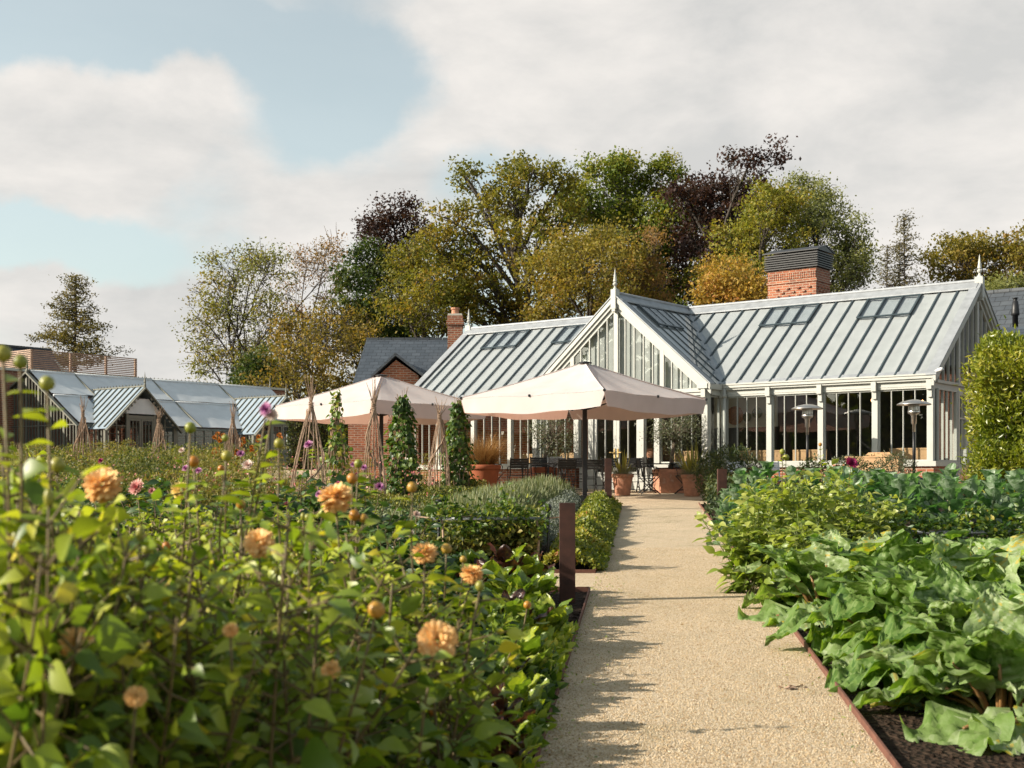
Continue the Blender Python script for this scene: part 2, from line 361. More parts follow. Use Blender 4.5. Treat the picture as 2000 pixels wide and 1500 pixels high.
for px_ in postsR + postsL:
    b = MB(); b.bb(px_ - .062, px_ + .062, yR - .02, yR + .13, .702, 2.40)
    b.bb(px_ - .06, px_ + .06, yR - .13, yR - .02, 2.36, 2.585); b.bb(px_ - .05, px_ + .05, yR - .075, yR - .021, 2.18, 2.36)
    b.build('post', M['paint'], gh)
for px_ in (-xw + .06, -1.28, -.80, .80, 1.28, xw - .06):
    b = MB(); b.bb(px_ - .075, px_ + .075, yF - .02, yF + .13, .702 if abs(px_) > 1.2 else -.3, 2.42)
    if abs(px_) > 2: b.bb(px_ - .06, px_ + .06, yF - .12, yF - .02, 2.36, 2.56); b.bb(px_ - .05, px_ + .05, yF - .07, yF - .021, 2.2, 2.36)
    b.build('post', M['paint'], gh)
def fascia(b):
    for s, xe in ((1, XR - .04), (-1, XL + .04)):
        x0, x1 = sorted((s * (xw + .001), xe))
        b.bb(x0, x1, yR - .025, yR + .15, 2.395, 2.60); b.bb(x0, x1, yR - .05, yR - .026, 2.535, 2.60); b.bb(x0, x1, yR - .035, yR - .026, 2.44, 2.46)
    b.bb(-xw, xw, yF - .025, yF + .15, 2.42, 2.60); b.bb(-xw, xw, yF - .06, yF - .026, 2.50, 2.58)
    for s in (1, -1):
        b.bb(s * xw - .06, s * xw + .06, yF + .151, yR - .026, 2.42, 2.60)
    b.bb(XR - .16, XR - .039, yR + .151, 6.95, 2.395, 2.60); b.bb(XR - .038, XR + .02, yR + .10, 6.95, 2.52, 2.585)
timber('fascia', fascia)
def gutter(s):
    b = MB(); xe = XR + .02 if s > 0 else XL - .02
    for s, xe in ((s, xe),):
        x0, x1 = sorted((s * (xw + .10), xe))
        b.bb(x0, x1, PR - .02, yR - .051, 2.61, 2.70); b.bb(x0, x1, PR + .02, yR - .051, 2.56, 2.609); b.bb(x0, x1, PR - .04, PR + .0, 2.68, 2.715)
        xa, xb = sorted((s * (xw + .062), s * (HW + .04)))
        b.bb(xa, xb, -.04, PR - .041, 2.61, 2.70); b.bb(xa, xb, -.02, PR - .041, 2.56, 2.609)
        xa, xb = sorted((s * (HW - .34), s * (xw + .061))); b.bb(xa, xb, -.06, yF - .061, 2.58, 2.70)
    b.build('gutter', M['paint'], gh)
gutter(1); gutter(-1)
for x in (xw + .17, -xw - .17):
    b = MB(); b.tube([(x, yR - .10, -.3), (x, yR - .10, 2.60)], .045, 10); b.tube([(x, yR - .10, 2.36), (x, yR - .10, 2.46)], .06, 10); b.build('downpipe', M['paint'], gh, True)
def window(p, q, z0, z1, nm, fw=.034, bw=.017, ins=.05, panel=0.0, name='window', hbar=None):
    # p,q: local plan points of the glazed opening; nm mullions
    p = np.array(p, float); q = np.array(q, float); L = np.linalg.norm(q - p); d = (q - p) / L; n = np.array([-d[1], d[0]])
    R = np.array([[d[0], n[0], 0], [d[1], n[1], 0], [0, 0, 1]])
    t = np.array([*(p + n * ins), 0])
    b = MB(); b.bb(0, fw, -.03, .03, z0, z1); b.bb(L - fw, L, -.03, .03, z0, z1); b.bb(fw, L - fw, -.03, .03, z1 - fw, z1); b.bb(fw, L - fw, -.03, .03, z0, z0 + max(fw, panel))
    for k in range(nm):
        x = fw + (L - 2 * fw) * (k + 1) / (nm + 1); b.bb(x - bw / 2, x + bw / 2, -.026, .026, z0 + max(fw, panel), z1 - fw)
    if hbar: b.bb(fw, L - fw, -.02, .02, hbar - .02, hbar + .02)
    if panel > .2:
        b.bb(fw + .05, L - fw - .05, -.034, -.031, z0 + .12, z0 + panel - .08)
    o = b.xf(R, t).build(name, M['paint'], gh)
    g = MB(); zz = z0 + max(fw, panel)
    g.poly([(fw, .008, zz), (L - fw, .008, zz), (L - fw, .008, z1 - fw), (fw, .008, z1 - fw)]); g.xf(R, t).build('pane', M['glass'], o)
    return o, R, t, L
pr_ = [xw + .175] + postsR[1:4] + [XR - .195]
for k in range(4):
    a, c = (postsR[k] if k else xw + .09) + .063, postsR[k + 1] - .063
    window((a, yR), (c, yR), .702, 2.394, 3)
    window((-c, yR), (-a, yR), .702, 2.394, 3)
window((-xw + .136, yF), (-1.356, yF), .702, 2.418, 3); window((1.356, yF), (xw - .136, yF), .702, 2.418, 3)
window((-1.204, yF), (-.876, yF), -.02, 2.418, 0, panel=.62); window((.876, yF), (1.204, yF), -.02, 2.418, 0, panel=.62)
for a, c, s in ((-.724, -.004, 1), (.004, .724, -1)):
    o, R, t, L = window((a, yF), (c, yF), -.02, 2.05, 1, fw=.09, panel=.5, name='door')
    b = MB(); hx = (c - .05) if s > 0 else (a + .05)
    b.bb(hx - .022, hx + .022, yF + .004, yF + .018, .85, 1.10); b.bar((hx, yF - .03, .99), (hx - s * .13, yF - .03, 1.0), .02, .02); b.bar((hx, yF - .03, .99), (hx, yF + .01, .99), .02, .02)
    b.build('handle', M['brass'], o)
window((-.724, yF), (.724, yF), 2.058, 2.418, 3, name='transom_window')
# end wall on the right
xe = XR - .06
ys_ = [yR + .12, yR + 1.45, yR + 2.2, yR + 2.95, yR + 4.3, yR + 6.1]
for k in range(5):
    a, c = ys_[k] + .05, ys_[k + 1] - .05
    if k in (1, 2): window((xe, a), (xe, c), -.3, 2.394, 1, fw=.10, panel=.95, name='door', ins=-.05, hbar=1.75)
    else: window((xe, a), (xe, c), .702, 2.394, 3, ins=-.05)
for y in ys_[1:]:
    b = MB(); b.bb(xe - .06, xe + .06, y - .049, y + .049, -.3, 2.394); b.build('post', M['paint'], gh)
window((xw, yF + .16), (xw, yR - .03), .702, 2.41, 0, ins=.03)
# gable glazing
def gable(org, d, n, half, z0, step, big, blind, z1=ZR, drop=.26):
    org = np.array(org, float); d = np.array(d, float); n = np.array(n, float)
    def pt(x, z, o=0): return np.array([*(org + d * x + n * o), z])
    pitch = (ZR - ZG) / half; top = lambda x: z1 - drop - abs(x) * pitch
    fr = MB(); k = 0; x = 0.0
    def upright(x, wd, o):
        zt = top(x)
        if zt - z0 < .05: return
        fr.slab([pt(x - wd / 2, z0, o), pt(x + wd / 2, z0, o), pt(x + wd / 2, top(x + wd / 2 if x > 0 else x - wd / 2), o), pt(x - wd / 2, top(x - wd / 2 if x > 0 else x + wd / 2), o)], np.array([*(n * .06), 0]))
    upright(0, .13, -.01)
    for s in (1, -1):
        k = 1
        while k * step < half:
            isb = any(abs(k * step - q) < step / 2 for q in big)
            upright(s * k * step, .12 if isb else .026, -.01 if isb else 0); k += 1
        xt = half - (drop) / pitch
        fr.slab([pt(0, top(0), -.006), pt(0, top(0) - .11, -.006), pt(s * (half - (drop + .11 + z0 - ZG) / pitch), z0, -.006), pt(s * (half - (drop + z0 - ZG) / pitch), z0, -.006)], np.array([*(n * .055), 0]))
    o = fr.build('gable_window', M['paint'], gh)
    xb = half - (drop + z0 - ZG) / pitch
    b = MB(); b.poly([pt(-xb, z0, .03), pt(xb, z0, .03), pt(0, top(0), .03)]); b.build('pane', M['glass'], o)
    if blind:
        nx = 46; X = np.linspace(-xb, xb, nx); V = []
        for i, x in enumerate(X):
            for q in (0, .5, 1): V.append(pt(x, z0 + (top(x) - z0) * q, .16 + .022 * sin(i * 2.1) + .02 * sin(i * .7)))
        i = np.arange(nx - 1)[:, None] * 3; j = np.arange(2)[None]
        b = MB(); b.add(V, np.stack([i + j, i + 3 + j, i + 4 + j, i + 1 + j], -1).reshape(-1, 4)); b.build('blind', M['blind'], o, True)
    # barge boards
    for s in (1, -1):
        bb_ = MB(); e = half + .03
        for (o0, dz0, dz1, th) in ((-.10, .0, .13, .06), (-.06, .10, .24, .06)):
            bb_.slab([pt(0, z1 - dz0, o0), pt(0, z1 - dz1, o0), pt(s * e, z1 - dz1 - e * pitch, o0), pt(s * e, z1 - dz0 - e * pitch, o0)], np.array([*(n * th), 0]))
        bb_.build('barge_board', M['paint'], gh)
        le = MB(); le.slab([pt(0, z1 + .02, -.12), pt(0, z1 + .02, .13), pt(s * (e + .02), z1 + .02 - (e + .02) * pitch, .13), pt(s * (e + .02), z1 + .02 - (e + .02) * pitch, -.12)], (0, 0, .035)); le.build('rake_flashing', M['lead'], gh)
    b = MB(); R = np.array([[d[0], n[0], 0], [d[1], n[1], 0], [0, 0, 1]])
    q = MB(); q.bb(-.075, .075, -.14, .06, z1 - .36, z1 + .16); q.bb(-.05, .05, -.13, -.02, z1 - .43, z1 - .361)
    q.lathe([(.075, z1 + .161), (.03, z1 + .22), (.025, z1 + .25), (.06, z1 + .29), (.062, z1 + .32), (.03, z1 + .36), (.055, z1 + .375), (.045, z1 + .42), (.012, z1 + .68), (.0, z1 + .74)], 12, (0, -.04, 0))
    q.xf(R, (*org, 0)).build('finial', M['paint'], gh, False)
gable((0, yF), (1, 0), (0, 1), HW, 2.602, .285, (1.30,), True)
gable((xe + .02, PR + HD), (0, 1), (-1, 0), HD, 2.602, .34, (1.36,), False)
gable((XL + .06, PR + HD), (0, -1), (1, 0), HD, 2.602, .34, (1.36,), False)
# roofs
pm = (ZR - ZG) / HD; pg = (ZR - ZG) / HW
zmain = lambda x, y: ZG + pm * (y - PR) if y <= PR + HD else ZR - pm * (y - PR - HD)
zgab = lambda x, y: ZR - pg * abs(x)
def roof(poly, zf, bars, vents, nrm_up, hh=.022):
    b = MB(); b.poly([(x, y, zf(x, y)) for x, y in poly]); o = b.build('roof_glazing', M['roofglass'], gh)
    for (a, c) in bars:
        q = MB(); q.bar((*a, zf(*a) + hh / 2 + .002), (*c, zf(*c) + hh / 2 + .002), .044, hh, nrm_up); q.build('glazing_bar', M['bar'], o)
    return o
def sheetblind(poly_fn, nx, ny, zf, drop=.13, amp=.012, k=3.0, fold=None):
    V = []
    for i in range(nx):
        for j in range(ny):
            x, y = poly_fn(i / (nx - 1), j / (ny - 1)); V.append((x, y, zf(x, y) - drop + amp * sin(j * k + i * .13) + (fold(x, y) if fold else .006 * sin(i * 1.9))))
    i = np.arange(nx - 1)[:, None] * ny; j = np.arange(ny - 1)[None]
    b = MB(); b.add(V, np.stack([i + j, i + ny + j, i + ny + 1 + j, i + 1 + j], -1).reshape(-1, 4)); return b.build('roof_blind', M['blind'], gh, True)
STEP = bayR / 3
yv = lambda x: PR + HD * max(0.0, 1 - abs(x) / HW)
for s, xend in ((1, XR), (-1, XL)):
    bars = []
    k = 1
    while k * STEP < abs(xend) - .1:
        x = s * (abs(xend) - k * STEP); y0 = yv(x) if abs(x) < HW else PR
        if PR + HD - y0 > .2: bars.append(((x, y0), (x, PR + HD - .06)))
        k += 1
    poly = [(s * HW, PR), (xend, PR), (xend, PR + HD), (0, PR + HD)]
    roof(poly if s > 0 else poly[::-1], zmain, bars, None, (0, -pm, 1))
    sheetblind(lambda a, c: ((s * HW * (1 - c)) * (1 - a) + (xend - s * .12) * a, PR + .05 + (HD - .15) * c), 170, 14, zmain, .03, .002, 1.0, lambda x, y: .009 * sin(2 * pi * (abs(x) - abs(xend)) / STEP + .5))
    pb = MB(); pb.poly([(0, PR + HD, ZR), (xend, PR + HD, ZR), (xend, PR + 2 * HD, ZG), (0, PR + 2 * HD, ZG)]); pb.build('roof_slope', M['lead'], gh)
    bars = []; y = .30
    while y < PR + HD - .2:
        x0 = HW if y < PR else HW * (1 - (y - PR) / HD)
        bars.append(((s * .06, y), (s * x0, y))); y += .415
    poly = [(0, 0), (s * HW, 0), (s * HW, PR), (0, PR + HD)]
    roof(poly if s > 0 else poly[::-1], zgab, bars, None, (s * pg, 0, 1), .018)
    sheetblind(lambda a, c: (s * HW * a * .985, .14 + ((PR + HD * (1 - a)) - .2) * c), 30, 60, zgab, .03, .002, 1.0, lambda x, y: .008 * sin(2 * pi * y / .415))
    # valley and ridge lead
    b = MB(); b.bar((s * HW, PR, ZG + .02), (0, PR + HD, ZR + .02), .30, .02); b.build('valley_flashing', M['lead'], gh)
    b = MB()
    b.slab([(s * .05, PR + HD, ZR + .035), (s * .05, PR + HD - .26, ZR + .035 - .26 * pm), (xend, PR + HD - .26, ZR + .035 - .26 * pm), (xend, PR + HD, ZR + .035)], (0, 0, .035))
    b.tube([(s * .05, PR + HD, ZR + .06), (xend, PR + HD, ZR + .06)], .055, 8); b.build('ridge_flashing', M['lead'], gh)
    b = MB(); b.slab([(0, .02, ZR + .04), (s * .24, .02, ZR + .04 - .24 * pg), (s * .24, PR + HD - .25, ZR + .04 - .24 * pg), (0, PR + HD - .05, ZR + .04)], (0, 0, .03)); b.build('ridge_flashing', M['lead'], gh)
    b = MB(); b.slab([(s * (HW + .1), PR + .01, ZG + .012), (xend, PR + .01, ZG + .012), (xend, PR + .11, ZG + .085), (s * (HW + .05), PR + .11, ZG + .085)], (0, 0, .012)); b.build('eaves_flashing', M['lead'], gh)
b = MB(); b.tube([(0, .02, ZR + .07), (0, PR + HD, ZR + .07)], .05, 8); b.build('ridge_flashing', M['lead'], gh, True)
def vent(c0, c1, zf, up, nseg):
    # c0..c1 : plan corners top-left, bottom-right as functions of (a along ridge, c down slope)
    fr = MB(); gl = MB(); off = np.array(nrm(np.array(up, float))) * .11
    def q(a, c):
        x = c0[0] + (c1[0] - c0[0]) * a[0]; y = c0[1] + (c1[1] - c0[1]) * a[1]
        return np.array([x, y, zf(x, y)]) + off
    A = {'r': [], }
    return q, fr, gl, off
def vents(x0, x1, y0, y1, zf, up, alongx, n):
    off = nrm(np.array(up, float)) * .045
    q = lambda x, y: np.array([x, y, zf(x, y)]) + off
    fr = MB()
    for (a, c) in (((x0, y0), (x1, y0)), ((x0, y1), (x1, y1)), ((x0, y0), (x0, y1)), ((x1, y0), (x1, y1))): fr.bar(q(*a), q(*c), .05, .03, up)
    for k in range(1, n):
        t = k / n
        if alongx: fr.bar(q(x0 + (x1 - x0) * t, y0), q(x0 + (x1 - x0) * t, y1), .035, .025, up)
        else: fr.bar(q(x0, y0 + (y1 - y0) * t), q(x1, y0 + (y1 - y0) * t), .035, .025, up)
    o = fr.build('roof_vent', M['bar'], gh)
    b = MB(); b.poly([q(x0, y0), q(x1, y0), q(x1, y1), q(x0, y1)]); b.build('pane', M['roofglass'], o)
yt = PR + HD - .30
for k in (3, 9.0):
    xb = XR - STEP * (k); vents(xb - 3 * STEP, xb, yt - .72, yt, zmain, (0, -pm, 1), True, 3)
for k in (3, 9.0):
    xb = XL + STEP * (k - .0); vents(xb, xb + 3 * STEP, yt - .72, yt, zmain, (0, -pm, 1), True, 3)
vents(.28, .92, .72, 1.96, zgab, (pg, 0, 1), False, 3); vents(-.92, -.28, .72, 1.96, zgab, (-pg, 0, 1), False, 3)
# inside
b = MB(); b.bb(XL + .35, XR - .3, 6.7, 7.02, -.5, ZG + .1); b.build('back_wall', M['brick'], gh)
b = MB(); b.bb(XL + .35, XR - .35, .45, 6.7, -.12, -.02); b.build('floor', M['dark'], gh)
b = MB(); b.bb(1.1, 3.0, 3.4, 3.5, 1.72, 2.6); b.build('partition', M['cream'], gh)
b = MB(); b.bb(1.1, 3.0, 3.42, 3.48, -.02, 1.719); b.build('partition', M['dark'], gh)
b = MB(); b.bb(-4.2, 8.0, 5.0, 5.2, -.02, 2.7); b.build('dark_backdrop', M['dark'], gh)  # added dark sheet before the brick, standing in for the rooms' shade
def inside(name, label, cat, x, y, z, mb, mat, grp=None, smooth=False):
    o = mb.build(name, mat, None, smooth); o.location = tuple(loc2w(x, y, z)); o.rotation_euler = (0, 0, GA); return tag(o, label, cat, grp)
def disc(r): 
    m = MB(); m.lathe([(0, .0), (r * .55, 0), (r * .6, .01), (r, .05), (r, .07), (r * .6, .03), (0, .02)], 22, cap=False); m.xf([[1, 0, 0], [0, 0, -1], [0, 1, 0]], (0, 0, 0)); return m
inside('wall_basket', 'round woven basket on the cream wall inside the first window of the right wing', 'basket', 1.80, 3.36, 2.05, disc(.26), M['basket'])
inside('wall_plate', 'smaller green plate beside the woven basket inside the right wing', 'plate', 2.17, 3.36, 2.0, disc(.13), M['plate'], 'plates on the cream wall')
inside('wall_plate', 'green rimmed plate higher and furthest from the woven basket', 'plate', 2.48, 3.36, 2.1, disc(.15), M['plate'], 'plates on the cream wall')
for (x0, x1, lab) in ((3.1, 4.3, 'light oak bench back inside the window under the wall basket'), (4.6, 5.5, 'light oak bench back inside the window behind the first patio heater'), (7.1, 8.05, 'light oak bench back inside the last window beside the corner post'),
                      (-2.2, -1.5, 'light oak bench back inside the gable window behind the left olive tree'), (-4.0, -3.1, 'light oak bench back inside the left wing near the bronze grass'), (1.5, 2.2, 'light oak bench back inside the gable window behind the right olive tree')):
    y0 = 1.1 if abs(x0) > 2.6 else .55
    b = MB(); wv_ = x1 - x0; b.bb(0, wv_, 0, .04, .55, 1.0); b.bb(0, wv_, -.01, .05, 1.0, 1.04); b.bb(0, .06, -.008, .048, 0, .549); b.bb(wv_ - .06, wv_, -.008, .048, 0, .549); b.bb(0, wv_, .041, .45, .42, .47)
    b.bb(.0, .06, .39, .45, 0, .42); b.bb(wv_ - .06, wv_, .39, .45, 0, .42)
    inside('bench', lab, 'bench', x0, y0, -.02, b, M['wood'], 'oak benches inside the glasshouse')
for (x, y, z, lab) in ((6.05, 2.6, 2.28, 'small glowing lamp inside the third window of the right wing'), (7.35, 2.6, 2.2, 'small glowing lamp inside the last window, nearer of the pair'), (7.55, 2.75, 2.2, 'small glowing lamp inside the last window, further of the pair'), (4.95, 2.2, 2.1, 'small glowing lamp inside the second window of the right wing')):
    b = MB(); b.lathe([(0, -.04), (.02, -.03), (.026, 0), (.015, .03), (0, .04)], 8, cap=False)
    inside('pendant_lamp', lab, 'lamp', x, y, z, b, M['bulb'], 'pendant lamps in the glasshouse')
b = MB(); b.lathe([(.06, 0), (.15, .05), (.19, .18), (.15, .30), (.07, .36), (.08, .40)], 16); inside('clay_jar', 'rounded clay jar inside the glass doors', 'jar', .28, 1.3, .72, b, M['terracotta'], None, True)
b = MB(); b.bb(-.1, .75, -.3, .3, .66, .71)
for xx in (-.05, .7):
    for yy in (-.25, .25): b.bb(xx - .03, xx + .03, yy - .03, yy + .03, 0, .66)
inside('side_table', 'dark side table carrying the clay jar inside the doors', 'table', .0, 1.3, -.02, b, M['blackwood'])

# ------------------------------------------------------------------ left greenhouse
L0 = np.array([-16.13, 48.0]); LGZ = gz(48.0)
lg = thing('greenhouse', 'long low grey green greenhouse with pale roof shades and two porches, left background', 'greenhouse', (*L0, LGZ), GA)
# local: x along u (out of the eave towards us is +x), y along v (its length)
LZE, LZR, LH, LL = 3.80 - LGZ, 5.89 - LGZ, 3.3, 12.3
def lt(name, fn, mat='olivepaint', parent=lg, smooth=False):
    b = MB(); fn(b); return b.build(name, M[mat], parent, smooth)
lp = (LZR - LZE) / LH
GR = lambda y: SLOPE * .788 * y           # ground rises along its length
e_ = Each('plinth', 'brick', lg); e_.bb(-.3, 0, 0, LL, -.4, .82); e_.bb(-4.4, -.3, 0.0, .3, -.6, .82)
lt('sill', lambda b: (b.bb(-.3, .05, -.04, LL, .82, .90), b.bb(-4.4, -.31, -.05, .28, .82, .90)))
def lframe(b):
    for k in range(28):
        y = .04 + k * (LL - .08) / 27; wd = .09 if k % 5 == 0 else .035
        b.bb(-.07, -.01, y - wd / 2, y + wd / 2, .90, LZE)
    b.bb(-.08, .02, 0, LL, LZE - .08, LZE + .02)
    b.bb(-.09, 0, 0, LL, 1.45, 1.48)
lt('side_window', lframe); lt('pane', lambda b: b.poly([(-.04, 0, .9), (-.04, LL, .9), (-.04, LL, LZE - .08), (-.04, 0, LZE - .08)]), 'glass', [c for c in lg.children if c.name.startswith('side_window')][0])
def lend(b):
    k = 0
    for k in range(22):
        x = -.05 - k * .21; zt = LZE + lp * (-x) if x > -LH else LZR - lp * (-x - LH) * .8
        wd = .12 if k in (4, 8, 12, 16) else .035
        if x > -4.4: b.bb(x - wd / 2, x + wd / 2, .02, .07, .90, zt - .06)
    b.bb(-4.4, -.05, .012, .072, 1.75, 1.79)
e_ = lt('end_window', lend)
lt('pane', lambda b: b.poly([(0, .045, .9), (0, .045, LZE), (-LH, .045, LZR), (-4.4, .045, LZR - 1.1 * lp * .8), (-4.4, .045, .9)]), 'glass', e_)
lt('barge_board', lambda b: (b.bar((.12, -.02, LZE - .08), (-LH, -.02, LZR - .005), .06, .13, (0, 1, 0)), b.bar((-LH, -.02, LZR - .01), (-4.4, -.02, LZR - 1.1 * lp * .8 - .01), .06, .13, (0, 1, 0))))
lt('roof_glazing', lambda b: b.slab([(.08, 0, LZE - .05), (.08, LL, LZE - .05), (-LH, LL, LZR), (-LH, 0, LZR)], (0, 0, .03)), 'roofglass')
lt('roof_slope', lambda b: b.slab([(-LH, 0, LZR), (-LH, LL, LZR), (-4.5, LL, LZR - 1.2 * lp * .8), (-4.5, 0, LZR - 1.2 * lp * .8)], (0, 0, .03)), 'lead')
lt('ridge', lambda b: (b.bar((-LH, -.05, LZR + .06), (-LH, LL + .05, LZR + .06), .10, .06), [b.lathe([(.022, 0), (.022, .05), (0, .09)], 5, (-LH, .1 + k * .2, LZR + .091)) for k in range(61)]))
shade_edges = [.16, 1.95, 2.0, 5.65, 5.7, 9.15, 9.2, LL - .1]
for a, c in ((.10, 2.0), (2.03, 5.7), (5.73, 9.2), (9.23, LL - .05)):
    def upper(b, a=a, c=c):
        n = 9; V = []
        for i in range(n):
            for j in range(9):
                x = -LH + .12 + (LH * .46 - .12) * i / (n - 1); y = a + (c - a) * j / 8
                V.append((x, y, LZE + lp * -x + .10 - .03 * sin(pi * i / (n - 1)) + .008 * sin(j * 1.7 + i)))
        i = np.arange(n - 1)[:, None] * 9; j = np.arange(8)[None]
        b.add(V, np.stack([i + j, i + 9 + j, i + 10 + j, i + 1 + j], -1).reshape(-1, 4)); b.tube([(-LH + .1, a, LZR + .04), (-LH + .1, c, LZR + .04)], .06, 8)
    lt('roof_shade', upper, 'shadecloth', smooth=True)
for a, c in ((.10, 1.55), (2.75, 5.7), (5.73, 8.75), (10.0, LL - .05)):
    def lower(b, a=a, c=c):
        n = 9; V = []
        for i in range(n):
            for j in range(9):
                x = -LH * .50 + (LH * .50 + .02) * i / (n - 1); y = a + (c - a) * j / 8
                V.append((x, y, LZE + lp * -x + .09 - .04 * sin(pi * i / (n - 1)) + .01 * sin(j * 1.9 + i * .4)))
        i = np.arange(n - 1)[:, None] * 9; j = np.arange(8)[None]
        b.add(V, np.stack([i + j, i + 9 + j, i + 10 + j, i + 1 + j], -1).reshape(-1, 4)); b.tube([(-LH * .5, a, LZE + lp * LH * .5 + .10), (-LH * .5, c, LZE + lp * LH * .5 + .10)], .05, 8)
    lt('roof_shade', lower, 'shadecloth', smooth=True)
for y in (2.015, 5.715, 9.215):
    lt('glazing_bar', lambda b: b.bar((.06, y, LZE + .06), (-LH, y, LZR + .1), .05, .05))
lt('finial', lambda b: b.lathe([(.05, 0), (.05, .1), (.03, .16), (.05, .2), (.03, .3), (0, .6)], 8, (-LH, 0, LZR)))
lt('finial', lambda b: b.lathe([(.05, 0), (.05, .1), (.03, .16), (.05, .2), (.03, .3), (0, .6)], 8, (-LH, LL, LZR)))
# porches
def porch(yc, label_bits):
    zr, ze, hw, ox = 5.24 - LGZ, 3.74 - LGZ, 1.55, .92
    q = (zr - ze) / hw; xb = -(zr - LZE) / lp    # ridge meets main roof here
    o = lt('porch', lambda b: ([b.bb(ox - .12, ox, yc + s * hw - .06, yc + s * hw + .06, -.2, ze) for s in (1, -1)], [b.bb(ox - .1, ox - .02, yc + s * .62 - .05, yc + s * .62 + .05, -.2, ze + (hw - .68) * q) for s in (1, -1)],
                              b.bb(ox - .1, ox - .02, yc - .57, yc + .57, 2.02, 2.14), b.bb(ox - .11, ox - .01, yc - hw + .061, yc - .671, .74, .82), b.bb(ox - .11, ox - .01, yc + .671, yc + hw - .061, .74, .82),
                              [b.bb(ox - .08, ox - .03, yc + s * 1.09 - .02, yc + s * 1.09 + .02, .82, ze + .35) for s in (1, -1)], [b.bb(ox - .08, ox - .03, min(yc + s * .68, yc + s * 1.48), max(yc + s * .68, yc + s * 1.48), 1.72, 1.75) for s in (1, -1)]))
    e2_ = Each('plinth', 'brick', o); e2_.bb(ox - .25, ox - .12, yc - hw, yc - .68, -.4, .739); e2_.bb(ox - .25, ox - .12, yc + .68, yc + hw, -.4, .739); e2_.bb(.06, ox - .26, yc - hw + .02, yc - hw + .2, -.4, .739)
    sw = lt('side_window', lambda b: [b.bb(x, x + .05, yc - hw - .03, yc - hw + .03, .74, ze) for x in (.1, .35, .6)], 'olivepaint', o)
    for s in (1, -1):
        dd = lt('door', lambda b: (b.bb(ox - .09, ox - .03, yc + min(s * .57, s * .005), yc + max(s * .57, s * .005), -.1, .95), [b.bb(ox - .09, ox - .03, yc + s * t - .035, yc + s * t + .035, .951, 2.015) for t in (.045, .53)], b.bb(ox - .09, ox - .03, yc + min(s * .495, s * .08), yc + max(s * .495, s * .08), 1.94, 2.015),
                                 [b.bb(ox - .08, ox - .04, yc + s * t - .012, yc + s * t + .012, .951, 1.94) for t in (.21, .36)], [b.bb(ox - .028, ox - .024, yc + s * t - .05, yc + s * t + .05, .1, .8) for t in (.13, .29, .45)]), 'olivepaint', o)
        lt('roof_glazing', lambda b: b.slab([(ox + .15, yc, zr), (ox + .15, yc + s * (hw + .12), ze - .12 * q), (-.05, yc + s * (hw + .12), ze - .12 * q), (xb, yc, zr)], (0, 0, .03)), 'porchglass', o)
        for k in range(9):
            x = ox - .02 - k * .37; ymax = hw + .1 if x > -.05 else (hw + .1) * max(0, (x - xb) / (-.05 - xb))
            if ymax > .15: lt('glazing_bar', lambda b: b.bar((x, yc, zr + .055), (x, yc + s * ymax, zr + .055 - ymax * q), .04, .05), 'olivepaint', o)
        lt('barge_board', lambda b: (b.bar((ox + .19, yc, zr - .03), (ox + .19, yc + s * (hw + .16), ze - .16 * q - .03), .05, .15, (1, 0, 0)), [b.box((ox + .18, yc + s * t, zr - t * q - .15), (.03, .07, .09), [[1, 0, 0], [0, .8, -.6], [0, .6, .8]]) for t in np.arange(.3, 1.4, .14)]), 'olivepaint', o)
    lt('door_blind', lambda b: b.slab([(ox - .01, yc - .72, ze + .62), (ox - .01, yc + .72, ze + .62), (ox - .01, yc + .25, ze + 1.18), (ox - .01, yc - .25, ze + 1.18)] if False else [(ox + .0, yc - .95, 2.2), (ox + .0, yc + .95, 2.2), (ox + .0, yc + .30, 2.78), (ox + .0, yc - .30, 2.78)], (.02, 0, 0)), 'shadecloth', o)
    lt('ridge', lambda b: (b.bar((ox + .2, yc, zr + .05), (xb, yc, zr + .05), .08, .05), [b.lathe([(.02, 0), (.02, .04), (0, .08)], 5, (ox - k * .2, yc, zr + .075)) for k in range(15)]), 'olivepaint', o)
    lt('finial', lambda b: b.lathe([(.05, -.1), (.05, .1), (.03, .16), (.05, .2), (.03, .3), (0, .62)], 8, (ox + .19, yc, zr)), 'olivepaint', o)
porch(2.2, ''); porch(9.3, '')
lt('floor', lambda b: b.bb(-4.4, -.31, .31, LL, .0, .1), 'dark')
# wall the greenhouse leans on
gw = thing('garden_wall', 'tall red brick garden wall with stone coping behind the greenhouse', 'wall', (*(L0 + np.array([cos(GA), sin(GA)]) * -4.5), LGZ), GA)
lt('brickwork', lambda b: b.bb(-.35, 0, -9, 14.3, -.5, 6.02 - LGZ), 'brick', gw)
lt('coping', lambda b: b.bb(-.45, .10, -9.05, 14.4, 6.02 - LGZ, 6.12 - LGZ), 'cream', gw)
